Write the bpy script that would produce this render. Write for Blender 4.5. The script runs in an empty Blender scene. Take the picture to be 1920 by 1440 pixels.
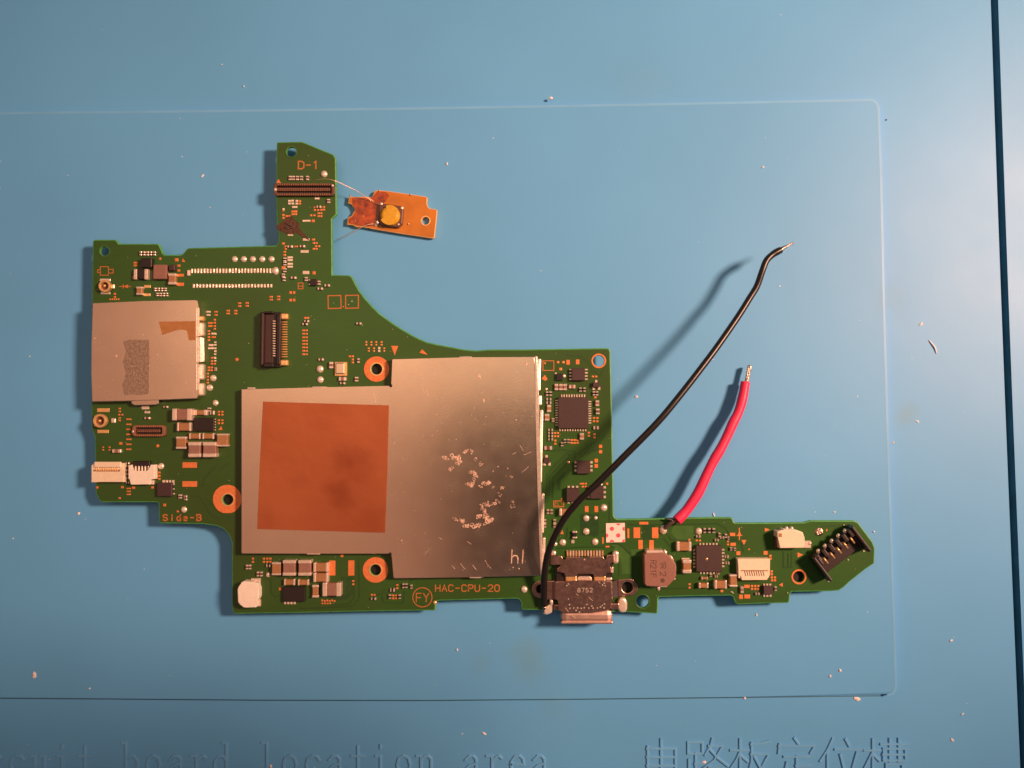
import bpy, bmesh, math, random
from mathutils import Vector, Matrix
random.seed(7)
scene = bpy.context.scene
col = scene.collection
rad = math.radians

# ------------------------------------------------------------------ camera
# units: 1 = 1 cm.  the phone hangs 16.5 cm above the mat, tilted by two degrees
H, F = 16.5, 1478.0
CAM_R = (Matrix.Rotation(-0.0088653, 3, 'Z') @ Matrix.Rotation(0.0166540, 3, 'Y') @ Matrix.Rotation(0.0426591, 3, 'X'))
cam_data = bpy.data.cameras.new('camera')
cam_data.sensor_width = 36.0
cam_data.lens = 36.0 * F / 1920.0
cam_data.clip_start = 0.1
cam_data.clip_end = 2000.0
cam = bpy.data.objects.new('camera', cam_data)
cam.matrix_world = Matrix.Translation((0, 0, H)) @ CAM_R.to_4x4()
col.objects.link(cam)
scene.camera = cam

# ------------------------------------------------------------------ light
world = bpy.data.worlds.new('World')
scene.world = world
world.use_nodes = True
bg = world.node_tree.nodes['Background']
bg.inputs['Color'].default_value = (0.80, 0.78, 0.80, 1)
bg.inputs['Strength'].default_value = 0.095

def area(name, loc, target, size, power, color, size_y=None):
    l = bpy.data.lights.new(name, 'AREA')
    l.energy = power
    l.color = color
    l.shape = 'RECTANGLE' if size_y else 'DISK'
    l.size = size
    if size_y: l.size_y = size_y
    o = bpy.data.objects.new(name, l)
    o.location = loc
    d = Vector(target) - Vector(loc)
    o.rotation_euler = d.to_track_quat('-Z', 'Y').to_euler()
    col.objects.link(o)
    return o
# the desk lamp (a shaded bulb) beyond the upper right corner of the mat, and the lamplight coming back off the ceiling
lamp = bpy.data.lights.new('desk_lamp', 'SPOT')
lamp.energy = 288000; lamp.color = (1.0, 0.54, 0.35)
lamp.spot_size = rad(36); lamp.spot_blend = 1.0; lamp.shadow_soft_size = 4.8
lo = bpy.data.objects.new('desk_lamp', lamp); lo.location = (45, 13.5, 44)
lo.rotation_euler = (Vector((4.4, 4.2, 0)) - Vector(lo.location)).to_track_quat('-Z', 'Y').to_euler()
col.objects.link(lo)
area('ceiling_bounce', (-24, -4, 47), (-24, -4, 0), 40, 2400, (1.0, 0.35, 0.15), 44)
area('ceiling_bounce', (-8, 15, 46), (-8, 15, 0), 36, 3300, (1.0, 0.58, 0.33), 26)

scene.view_settings.view_transform = 'Standard'
scene.view_settings.look = 'None'
scene.view_settings.exposure = 0.0
scene.view_settings.gamma = 1.0

# ------------------------------------------------------------------ placing helpers
def P(x, y, z=0.0):
    """point of the photograph (1920 x 1440) brought down its sight line to height z above the mat"""
    d = CAM_R @ Vector(((x - 960.0) / F, (720.0 - y) / F, -1.0))
    t = (z - H) / d.z
    return Vector((d.x * t, d.y * t, z))
def K(z=0.0): return (H - z) / F
ZT = 0.0          # raised tray of the mat
ZM = -0.10        # rest of the mat
ZB = 0.36         # top of the circuit board
TB = 0.09         # its thickness

WM = {}
def put(o, parent, M):
    col.objects.link(o)
    WM[o.name] = M.copy()
    if parent is not None:
        o.parent = parent
        o.matrix_parent_inverse = WM[parent.name].inverted()
    o.matrix_basis = M
    return o
def new(name, me, parent, M=None):
    return put(bpy.data.objects.new(name, me), parent, M if M is not None else Matrix.Identity(4))
def thing(name, label, cat, loc, group=None):
    o = bpy.data.objects.new(name, None)
    o.empty_display_size = 0.3
    o['label'] = label; o['category'] = cat
    if group: o['group'] = group
    return put(o, None, Matrix.Translation(loc))
def tag(o, label, cat, group=None):
    o['label'] = label; o['category'] = cat
    if group: o['group'] = group
    return o
def stuff(o):
    o['kind'] = 'stuff'
    return o

# ------------------------------------------------------------------ materials
def mat(name, c, rough=0.5, metal=0.0, var=0.15, scale=6.0, bump=0.0, bscale=40.0, spec=0.5, rvar=0.08, c2=None, coat=0.0, sss=0.0, detail=5.0):
    m = bpy.data.materials.new(name); m.use_nodes = True
    nt = m.node_tree; N = nt.nodes; L = nt.links
    b = N['Principled BSDF']
    tc = N.new('ShaderNodeTexCoord')
    geo = N.new('ShaderNodeNewGeometry')
    n = N.new('ShaderNodeTexNoise'); n.inputs['Scale'].default_value = scale; n.inputs['Detail'].default_value = detail
    L.new(geo.outputs['Position'], n.inputs['Vector'])
    r = N.new('ShaderNodeValToRGB')
    a = c2 if c2 else tuple(v * (1 - var) for v in c)
    bb = c if c2 else tuple(min(1, v * (1 + var)) for v in c)
    r.color_ramp.elements[0].position = 0.3; r.color_ramp.elements[1].position = 0.7
    r.color_ramp.elements[0].color = (*a, 1); r.color_ramp.elements[1].color = (*bb, 1)
    L.new(n.outputs['Fac'], r.inputs['Fac']); L.new(r.outputs['Color'], b.inputs['Base Color'])
    mr = N.new('ShaderNodeMapRange')
    mr.inputs['To Min'].default_value = max(0.02, rough - rvar); mr.inputs['To Max'].default_value = min(1, rough + rvar)
    n2 = N.new('ShaderNodeTexNoise'); n2.inputs['Scale'].default_value = scale * 2.7; n2.inputs['Detail'].default_value = 6
    L.new(geo.outputs['Position'], n2.inputs['Vector'])
    L.new(n2.outputs['Fac'], mr.inputs['Value']); L.new(mr.outputs['Result'], b.inputs['Roughness'])
    b.inputs['Metallic'].default_value = metal
    b.inputs['Specular IOR Level'].default_value = spec
    b.inputs['Coat Weight'].default_value = coat
    b.inputs['Coat Roughness'].default_value = 0.25
    if sss:
        b.inputs['Subsurface Weight'].default_value = sss
        b.inputs['Subsurface Radius'].default_value = (0.1, 0.05, 0.03)
        b.inputs['Subsurface Scale'].default_value = 0.3
    if bump:
        n3 = N.new('ShaderNodeTexNoise'); n3.inputs['Scale'].default_value = bscale; n3.inputs['Detail'].default_value = 4
        L.new(geo.outputs['Position'], n3.inputs['Vector'])
        bp = N.new('ShaderNodeBump'); bp.inputs['Strength'].default_value = bump; bp.inputs['Distance'].default_value = 0.02
        L.new(n3.outputs['Fac'], bp.inputs['Height']); L.new(bp.outputs['Normal'], b.inputs['Normal'])
    m['nodes'] = 1
    return m

M_TIN   = mat('tin', (0.88, 0.78, 0.70), 0.30, 0.62, 0.12, 14, 0.15, 60)
M_SOLDER= mat('solder', (0.95, 0.80, 0.68), 0.24, 0.42, 0.1, 14, 0.35, 30)
M_TERM  = mat('terminal_tin', (0.84, 0.70, 0.60), 0.34, 0.5, 0.1, 20, 0.2, 60)
M_GOLD  = mat('gold_plating', (0.92, 0.58, 0.27), 0.3, 0.6, 0.1, 12, 0.1, 60)
M_PAD   = mat('bare_copper', (0.82, 0.25, 0.085), 0.45, 0.25, 0.12, 20, 0.1, 80)
M_PRINT = mat('printed_copper', (0.58, 0.19, 0.065), 0.45, 0.2, 0.1, 20)
M_COPPER= mat('copper_foil', (0.54, 0.168, 0.070), 0.38, 0.6, 0.2, 0.8, 0.35, 3.0, rvar=0.14, c2=(0.46, 0.135, 0.055))
M_CHIP  = mat('chip_resin', (0.058, 0.031, 0.033), 0.5, 0, 0.12, 30, 0.12, 120)
M_HEADER = mat('header_floor', (0.034, 0.021, 0.022), 0.4, 0, 0.12, 20)
M_BLACK = mat('black_plastic', (0.020, 0.014, 0.015), 0.42, 0, 0.15, 20, 0.1, 90)
M_BROWN = mat('brown_plastic', (0.13, 0.060, 0.045), 0.4, 0, 0.15, 30, 0.1, 90)
M_TAN   = mat('ceramic_tan', (0.38, 0.19, 0.085), 0.42, 0, 0.12, 20, 0.1, 80)
M_MAUVE = mat('ceramic_mauve', (0.30, 0.16, 0.125), 0.45, 0, 0.12, 20, 0.1, 80)
M_DARKC = mat('ceramic_dark', (0.13, 0.065, 0.05), 0.42, 0, 0.12, 20, 0.1, 80)
M_CREAM = mat('cream_plastic', (0.88, 0.76, 0.58), 0.45, 0, 0.05, 14, 0.08, 60, sss=0.1)
M_WHITE = mat('white_plastic', (0.93, 0.86, 0.76), 0.45, 0, 0.04, 14, 0.08, 60, sss=0.1)
M_YELLOW= mat('amber_plastic', (0.66, 0.37, 0.02), 0.28, 0, 0.08, 10, 0.05, 60)
M_EDGE  = mat('board_edge', (0.08, 0.36, 0.085), 0.5, 0, 0.2, 8, 0.2, 60)
M_LINE  = mat('trace_under_mask', (0.021, 0.074, 0.017), 0.36, 0, 0.1, 10)
M_LINE2 = mat('pour_under_mask', (0.052, 0.150, 0.030), 0.36, 0, 0.1, 10)
M_BLKW  = mat('black_insulation', (0.014, 0.011, 0.011), 0.34, 0, 0.2, 20, 0.1, 30)
M_REDW  = mat('red_insulation', (0.93, 0.030, 0.125), 0.45, 0, 0.06, 8, 0.15, 25, sss=0.1)
M_STRAND= mat('bare_strand', (0.44, 0.33, 0.28), 0.28, 1.0, 0.2, 40, 0.3, 60)
M_HAIR  = mat('fine_wire', (0.80, 0.55, 0.38), 0.35, 0.7, 0.2, 12)
M_TARRED = mat('flux_stained_strand', (0.16, 0.10, 0.085), 0.3, 0.4, 0.4, 30, 0.4, 40)
M_FLUX  = mat('burnt_flux', (0.060, 0.022, 0.016), 0.25, 0, 0.4, 14, 0.6, 20, c2=(0.10, 0.045, 0.02))
M_AMBER = mat('flux_amber', (0.50, 0.085, 0.015), 0.14, 0, 0.3, 7, 1.0, 7, c2=(0.15, 0.022, 0.014))
M_TAPE  = mat('tape_residue', (0.50, 0.23, 0.085), 0.5, 0.3, 0.1, 8)
M_SCUFF = mat('scuffed_tin', (0.50, 0.38, 0.31), 0.42, 0.85, 0.28, 20, 0.35, 30)
M_PAPER = mat('sticker_paper', (0.92, 0.80, 0.76), 0.7, 0, 0.04, 20, 0.1, 70)
M_PINK  = mat('sticker_ink', (0.85, 0.10, 0.16), 0.6, 0, 0.1, 20)
M_INDUC = mat('inductor_resin', (0.30, 0.15, 0.12), 0.5, 0, 0.08, 20, 0.3, 70)
M_INK   = mat('grey_ink', (0.12, 0.062, 0.055), 0.6, 0, 0.1, 20)
M_FLAKE = mat('pale_crumb', (0.97, 0.93, 0.92), 0.5, 0, 0.1, 10, 0.5, 20)
M_FLAKEP= mat('pink_crumb', (0.97, 0.82, 0.78), 0.5, 0, 0.15, 10, 0.5, 20)
M_DKFL  = mat('dark_crumb', (0.02, 0.02, 0.03), 0.5, 0, 0.1, 10)
M_RESID = mat('glue_residue', (0.90, 0.62, 0.50), 0.55, 0.6, 0.2, 25, 0.8, 30)
M_PHONE = mat('unseen_phone_shell', (0.06, 0.032, 0.03), 0.6, 0, 0.1, 1)
M_HOLE  = mat('hole_black', (0.008, 0.007, 0.008), 0.6, 0, 0.1, 10)
M_DESK  = mat('desk_wood', (0.28, 0.15, 0.08), 0.5, 0, 0.2, 0.6, 0.1, 8)
M_ORANGE= mat('orange_mask', (0.53, 0.185, 0.020), 0.36, 0, 0.16, 3, 0.1, 20)
M_OEDGE = mat('orange_edge', (0.85, 0.50, 0.22), 0.5, 0, 0.1, 8)
M_USB   = mat('steel_shell', (0.56, 0.36, 0.31), 0.33, 1.0, 0.12, 5, 0.12, 30)
M_USBM  = mat('steel_mouth', (0.66, 0.46, 0.40), 0.48, 0.8, 0.12, 5, 0.12, 30)
M_CAN   = mat('can_steel', (0.76, 0.66, 0.555), 0.26, 1.0, 0.04, 1.2, 0.03, 40, rvar=0.04)

def mat_board():
    m = mat('green_mask', (0.034, 0.120, 0.021), 0.34, 0, 0.10, 0.22, 0.06, 50, spec=0.42, c2=(0.035, 0.082, 0.014), detail=2)
    nt = m.node_tree; N = nt.nodes; L = nt.links
    b = N['Principled BSDF']
    geo = N.new('ShaderNodeNewGeometry')
    # faint routing under the mask: stretched noise in both directions
    src = b.inputs['Base Color'].links[0].from_socket
    mix = N.new('ShaderNodeMix'); mix.data_type = 'RGBA'; mix.blend_type = 'MULTIPLY'
    mp = N.new('ShaderNodeMapping'); mp.inputs['Scale'].default_value = (2.0, 26.0, 1.0); mp.inputs['Rotation'].default_value = (0, 0, rad(2))
    L.new(geo.outputs['Position'], mp.inputs['Vector'])
    n = N.new('ShaderNodeTexNoise'); n.inputs['Scale'].default_value = 1.2; n.inputs['Detail'].default_value = 2
    L.new(mp.outputs['Vector'], n.inputs['Vector'])
    cr = N.new('ShaderNodeValToRGB')
    cr.color_ramp.elements[0].position = 0.36; cr.color_ramp.elements[1].position = 0.62
    cr.color_ramp.elements[0].color = (0.80, 0.86, 0.84, 1); cr.color_ramp.elements[1].color = (1.1, 1.06, 1.0, 1)
    L.new(n.outputs['Fac'], cr.inputs['Fac'])
    mix.inputs[0].default_value = 0.25
    L.new(src, mix.inputs[6]); L.new(cr.outputs['Color'], mix.inputs[7])
    L.new(mix.outputs[2], b.inputs['Base Color'])
    return m
M_BOARD = mat_board()

def mat_rubber():
    m = mat('blue_silicone', (0.128, 0.445, 0.86), 0.44, 0, 0.04, 0.25, 0.12, 90, spec=0.42, rvar=0.05)
    nt = m.node_tree; N = nt.nodes; L = nt.links
    b = N['Principled BSDF']
    geo = N.new('ShaderNodeNewGeometry')
    src = b.inputs['Base Color'].links[0].from_socket
    last = src
    nz = N.new('ShaderNodeTexNoise'); nz.inputs['Scale'].default_value = 1.6; nz.inputs['Detail'].default_value = 4
    L.new(geo.outputs['Position'], nz.inputs['Vector'])
    for (x, y, r, amt) in ((990, 1240, 0.62, 0.26), (900, 1246, 0.32, 0.16), (1705, 780, 0.36, 0.3), (1200, 150, 0.9, 0.08), (1040, 1330, 0.5, 0.12), (1665, 560, .5, .12)):
        c = P(x, y, 0)
        sub = N.new('ShaderNodeVectorMath'); sub.operation = 'DISTANCE'
        sub.inputs[1].default_value = (c.x, c.y, 0)
        L.new(geo.outputs['Position'], sub.inputs[0])
        ad = N.new('ShaderNodeMath'); ad.operation = 'MULTIPLY_ADD'
        ad.inputs[1].default_value = r * 1.4; L.new(nz.outputs['Fac'], ad.inputs[0]); L.new(sub.outputs['Value'], ad.inputs[2])
        mr = N.new('ShaderNodeMapRange'); mr.interpolation_type = 'SMOOTHSTEP'
        mr.inputs['From Min'].default_value = r * 1.75; mr.inputs['From Max'].default_value = r * 0.7
        mr.inputs['To Min'].default_value = 0; mr.inputs['To Max'].default_value = amt
        L.new(ad.outputs[0], mr.inputs['Value'])
        mx = N.new('ShaderNodeMix'); mx.data_type = 'RGBA'
        L.new(mr.outputs['Result'], mx.inputs[0]); L.new(last, mx.inputs[6]); mx.inputs[7].default_value = (0.17, 0.30, 0.26, 1)
        last = mx.outputs[2]
    L.new(last, b.inputs['Base Color'])
    return m
M_MAT = mat_rubber()

M_LETTER = mat('letter_silicone', (0.17, 0.49, 0.86), 0.4, 0, 0.05, 1.5, 0.1, 60)  # a little paler than the mat
M_SHADE = mat('shaded_silicone', (0.045, 0.17, 0.26), 0.6, 0, 0.2, 2)  # shade put into the colour, for the groove and below the tray
M_MATEDGE = mat('lit_edge_silicone', (0.172, 0.50, 0.90), 0.38, 0, 0.05, 1.5, 0.1, 60, spec=0.6)  # paler blue for the light caught along the tray's edge

def stain(m, spots, colr):
    nt = m.node_tree; N = nt.nodes; L = nt.links; b = N['Principled BSDF']
    geo = N.new('ShaderNodeNewGeometry'); last = b.inputs['Base Color'].links[0].from_socket
    nz = N.new('ShaderNodeTexNoise'); nz.inputs['Scale'].default_value = 1.8; nz.inputs['Detail'].default_value = 5
    L.new(geo.outputs['Position'], nz.inputs['Vector'])
    for (x, y, r, amt) in spots:
        c = P(x, y, 0.55)
        sub = N.new('ShaderNodeVectorMath'); sub.operation = 'DISTANCE'; sub.inputs[1].default_value = c
        L.new(geo.outputs['Position'], sub.inputs[0])
        ad = N.new('ShaderNodeMath'); ad.operation = 'MULTIPLY_ADD'; ad.inputs[1].default_value = r * 1.6
        L.new(nz.outputs['Fac'], ad.inputs[0]); L.new(sub.outputs['Value'], ad.inputs[2])
        mr = N.new('ShaderNodeMapRange'); mr.interpolation_type = 'SMOOTHSTEP'
        mr.inputs['From Min'].default_value = r * 1.9; mr.inputs['From Max'].default_value = r * 0.7
        mr.inputs['To Min'].default_value = 0; mr.inputs['To Max'].default_value = amt
        L.new(ad.outputs[0], mr.inputs['Value'])
        mx = N.new('ShaderNodeMix'); mx.data_type = 'RGBA'
        L.new(mr.outputs['Result'], mx.inputs[0]); L.new(last, mx.inputs[6]); mx.inputs[7].default_value = (*colr, 1)
        last = mx.outputs[2]
    L.new(last, b.inputs['Base Color'])
stain(M_COPPER, ((655, 870, .55, .6), (640, 930, .5, .5), (560, 900, .3, .18), (700, 985, .5, .25), (500, 975, .35, .2)), (0.27, 0.052, 0.022))

# ------------------------------------------------------------------ mesh helpers
def mesh_from(name, verts, faces, mats, idx=None, smooth=False):
    me = bpy.data.meshes.new(name)
    me.from_pydata([tuple(v) for v in verts], [], faces)
    for m in mats: me.materials.append(m)
    if idx:
        for p, i in zip(me.polygons, idx): p.material_index = i
    if smooth:
        for p in me.polygons: p.use_smooth = True
    me.update()
    return me

_rb = {}
def rbox_mesh(w, d, h, bev, mats, split=None):
    """chamfered box, base at z=0, centred; split = share of the length at both ends that takes the second material"""
    key = (round(w, 3), round(d, 3), round(h, 3), round(bev, 3), tuple(m.name for m in mats), split)
    if key in _rb: return _rb[key]
    bm = bmesh.new()
    bmesh.ops.create_cube(bm, size=1.0)
    for v in bm.verts: v.co = Vector((v.co.x * w, v.co.y * d, (v.co.z + 0.5) * h))
    if split:
        for s in (-1, 1):
            g = bm.verts[:] + bm.edges[:] + bm.faces[:]
            if w >= d: bmesh.ops.bisect_plane(bm, geom=g, plane_co=(s * w * (0.5 - split), 0, 0), plane_no=(1, 0, 0))
            else: bmesh.ops.bisect_plane(bm, geom=g, plane_co=(0, s * d * (0.5 - split), 0), plane_no=(0, 1, 0))
    es = [e for e in bm.edges if len(e.link_faces) == 2 and e.calc_face_angle(0) > 1.0 and max(v.co.z for v in e.verts) > h * 0.5]
    b = min(bev, 0.4 * min(w, d, h))
    if b > 0: bmesh.ops.bevel(bm, geom=es, offset=b, segments=2 if b > 0.012 else 1, affect='EDGES', profile=0.5)
    me = bpy.data.meshes.new('box')
    for f in bm.faces:
        c = f.calc_center_median()
        f.material_index = 0
        if split and len(mats) > 1:
            q = abs(c.x) / w if w >= d else abs(c.y) / d
            if q > 0.5 - split: f.material_index = 1
    bm.to_mesh(me); bm.free()
    for m in mats: me.materials.append(m)
    _rb[key] = me
    return me

def block(name, x0, y0, x1, y1, zt, zb, m, parent, bev=0.012, ang=0.0, split=None, dz=0.0):
    """box whose top covers the photo rectangle at height zt"""
    mats = m if isinstance(m, (list, tuple)) else [m]
    cx, cy = (x0 + x1) / 2, (y0 + y1) / 2
    c = P(cx, cy, zt)
    ax = P(x1, cy, zt) - P(x0, cy, zt); ay = P(cx, y0, zt) - P(cx, y1, zt)
    w, d, h = ax.length, ay.length, zt - zb
    me = rbox_mesh(w, d, h, bev, mats, split)
    a = math.atan2(ax.y, ax.x) + ang
    M = Matrix.Translation((c.x, c.y, zb)) @ Matrix.Rotation(a, 4, 'Z')
    return new(name, me, parent, M)

def prism(name, pts, zt, zb, m, parent, bev=0.015, side=None, seg=2, world=False):
    """upright prism over a photo outline"""
    vs = pts if world else [P(x, y, zt) for x, y in pts]
    A = sum(vs[i].x * vs[(i + 1) % len(vs)].y - vs[(i + 1) % len(vs)].x * vs[i].y for i in range(len(vs)))
    if A < 0: vs = vs[::-1]
    bm = bmesh.new()
    top = [bm.verts.new((v.x, v.y, zt)) for v in vs]
    bot = [bm.verts.new((v.x, v.y, zb)) for v in vs]
    ft = bm.faces.new(top); bm.faces.new(bot[::-1])
    n = len(vs)
    for i in range(n):
        f = bm.faces.new((top[i], bot[i], bot[(i + 1) % n], top[(i + 1) % n]))
        if side: f.material_index = 1
    if bev:
        bmesh.ops.bevel(bm, geom=list(ft.edges), offset=bev, segments=seg, affect='EDGES', profile=0.5, clamp_overlap=True)
    bmesh.ops.recalc_face_normals(bm, faces=bm.faces[:])
    me = bpy.data.meshes.new(name); bm.to_mesh(me); bm.free()
    me.materials.append(m)
    if side: me.materials.append(side)
    return new(name, me, parent)

def circ(cx, cy, r, n=28, ry=None, a0=0):
    return [(cx + r * math.cos(a0 + 2 * math.pi * i / n), cy + (ry or r) * math.sin(a0 + 2 * math.pi * i / n)) for i in range(n)]
def rrect(x0, y0, x1, y1, r, n=5):
    o = []
    for cx, cy, a in ((x1 - r, y0 + r, -90), (x1 - r, y1 - r, 0), (x0 + r, y1 - r, 90), (x0 + r, y0 + r, 180)):
        for i in range(n + 1):
            t = rad(a + 90 * i / n); o.append((cx + r * math.cos(t), cy + r * math.sin(t)))
    return o

def plate(name, pts, holes, zt, zb, m, parent, bev=0.012, side=None, res=1):
    """prism with holes, filled as a 2D curve and turned into a mesh"""
    cu = bpy.data.curves.new('tmp', 'CURVE'); cu.dimensions = '2D'; cu.fill_mode = 'BOTH'
    for poly in [pts] + list(holes):
        sp = cu.splines.new('POLY'); sp.points.add(len(poly) - 1)
        for p, (x, y) in zip(sp.points, poly):
            v = P(x, y, zt); p.co = (v.x, v.y, 0, 1)
        sp.use_cyclic_u = True
    cu.extrude = max(0.0005, (zt - zb) / 2 - bev); cu.bevel_depth = bev; cu.bevel_resolution = res; cu.offset = -bev
    t = bpy.data.objects.new('tmp', cu); col.objects.link(t)
    dg = bpy.context.evaluated_depsgraph_get()
    me = bpy.data.meshes.new_from_object(t.evaluated_get(dg))
    bpy.data.objects.remove(t); bpy.data.curves.remove(cu)
    me.materials.clear(); me.materials.append(m)
    if side: me.materials.append(side)
    for p in me.polygons:
        p.use_smooth = False
        p.material_index = 1 if side and p.normal.z < 0.97 else 0
    me.name = name
    return new(name, me, parent, Matrix.Translation((0, 0, (zt + zb) / 2)))

_dm = {}
def dome(name, x, y, r, z, m, parent, hgt=0.6, sq=1.0):
    """solder hemisphere of r photo pixels"""
    key = m.name
    if key not in _dm:
        bm = bmesh.new(); bmesh.ops.create_uvsphere(bm, u_segments=16, v_segments=10, radius=1.0)
        bmesh.ops.delete(bm, geom=[v for v in bm.verts if v.co.z < -0.25], context='VERTS')
        me = bpy.data.meshes.new('dome'); bm.to_mesh(me); bm.free()
        for p in me.polygons: p.use_smooth = True
        me.materials.append(m); _dm[key] = me
    s = r * K(z); c = P(x, y, z)
    return new(name, _dm[key], parent, Matrix.Translation((c.x, c.y, z)) @ Matrix.Diagonal((s, s * sq, s * hgt, 1)))

def boxes(name, rects, zt, zb, m, parent, kind=True, bev=True):
    """many little boxes (cx, cy, w, h[, extra height]) joined into one part"""
    V, Fc = [], []
    for q in rects:
        cx, cy, w, h = q[:4]; z1 = zt + (q[4] if len(q) > 4 else 0)
        b = min(w, h) * 0.18 if bev else 0
        n = len(V)
        cs = ((-1, -1), (1, -1), (1, 1), (-1, 1))
        zm = zb + (z1 - zb) * 0.6
        for sx, sy in cs: p = P(cx + sx * w / 2, cy - sy * h / 2, z1); V.append((p.x, p.y, zb))
        for sx, sy in cs: p = P(cx + sx * w / 2, cy - sy * h / 2, z1); V.append((p.x, p.y, zm))
        for sx, sy in cs: p = P(cx + sx * (w / 2 - b), cy - sy * (h / 2 - b), z1); V.append((p.x, p.y, z1))
        for k in range(4):
            k2 = (k + 1) % 4
            Fc.append((n + k, n + k2, n + 4 + k2, n + 4 + k)); Fc.append((n + 4 + k, n + 4 + k2, n + 8 + k2, n + 8 + k))
        Fc.append((n + 8, n + 9, n + 10, n + 11))
    o = new(name, mesh_from(name, V, Fc, [m]), parent)
    if kind and len(rects) > 1: stuff(o)
    return o

def ribbon(name, strokes, width, z, m, parent, thick=0.003, closed=()):
    """flat strokes (photo px) of given px width, mitred, laid on height z"""
    V, Fc = [], []
    for si, st in enumerate(strokes):
        zz = z + thick + 0.0006 * (si % 5)
        cyc = si in closed or (len(st) > 3 and st[0] == st[-1])
        pts = [P(x, y, zz) for x, y in st]
        if cyc and (pts[0] - pts[-1]).length < 1e-6: pts = pts[:-1]
        hw = width * K(z) / 2
        n = len(pts); base = len(V)
        for i in range(n):
            a = pts[i - 1] if (i > 0 or cyc) else pts[i]
            c = pts[(i + 1) % n] if (i < n - 1 or cyc) else pts[i]
            d1 = (pts[i] - a); d2 = (c - pts[i])
            if d1.length < 1e-9: d1 = d2
            if d2.length < 1e-9: d2 = d1
            d1 = d1.normalized(); d2 = d2.normalized()
            t = (d1 + d2)
            t = t.normalized() if t.length > 1e-6 else d1
            nn = Vector((-t.y, t.x, 0)); k = hw / max(0.5, abs(nn.dot(Vector((-d1.y, d1.x, 0)))))
            e = Vector((0, 0, 0))
            if not cyc and i == 0: e = -d2 * hw * 0.6
            if not cyc and i == n - 1: e = d1 * hw * 0.6
            p = pts[i] + e
            V += [p + nn * k, p - nn * k, Vector((p.x + nn.x * k, p.y + nn.y * k, z - 0.001)), Vector((p.x - nn.x * k, p.y - nn.y * k, z - 0.001))]
        rng = range(n) if cyc else range(n - 1)
        for i in rng:
            a = base + 4 * i; c = base + 4 * ((i + 1) % n)
            Fc += [(a, a + 1, c + 1, c), (a + 2, a, c, c + 2), (a + 1, a + 3, c + 3, c + 1)]
    return new(name, mesh_from(name, V, Fc, [m]), parent)

def smooth_path(pts, n=8):
    out = []
    for i in range(len(pts) - 1):
        p0 = pts[max(i - 1, 0)]; p1 = pts[i]; p2 = pts[i + 1]; p3 = pts[min(i + 2, len(pts) - 1)]
        for k in range(n):
            t = k / n
            out.append(0.5 * ((2 * p1) + (p2 - p0) * t + (2 * p0 - 5 * p1 + 4 * p2 - p3) * t * t + (3 * p1 - p0 - 3 * p2 + p3) * t ** 3))
    out.append(pts[-1].copy())
    return out
def tube_mesh(name, pts, rfun, m, sides=12, flat=1.0):
    V, Fc = [], []
    n = len(pts)
    up = Vector((0, 0, 1))
    for i, p in enumerate(pts):
        t = (pts[min(i + 1, n - 1)] - pts[max(i - 1, 0)]).normalized()
        s = t.cross(up)
        s = s.normalized() if s.length > 1e-4 else Vector((1, 0, 0))
        u = s.cross(t)
        r = rfun(i / (n - 1))
        for k in range(sides):
            a = 2 * math.pi * k / sides
            V.append(p + s * (r * math.cos(a)) + u * (r * math.sin(a) * flat))
    for i in range(n - 1):
        for k in range(sides):
            k2 = (k + 1) % sides
            Fc.append((i * sides + k, i * sides + k2, (i + 1) * sides + k2, (i + 1) * sides + k))
    Fc.append(tuple(range(sides))[::-1]); Fc.append(tuple((n - 1) * sides + k for k in range(sides)))
    return mesh_from(name, V, Fc, [m], smooth=True)
def tube(name, pp, r, m, parent, n=8, sides=12):
    pts = smooth_path([P(*q) for q in pp], n)
    rf = r if callable(r) else (lambda t: r)
    return new(name, tube_mesh(name, pts, rf, m, sides), parent)

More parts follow.
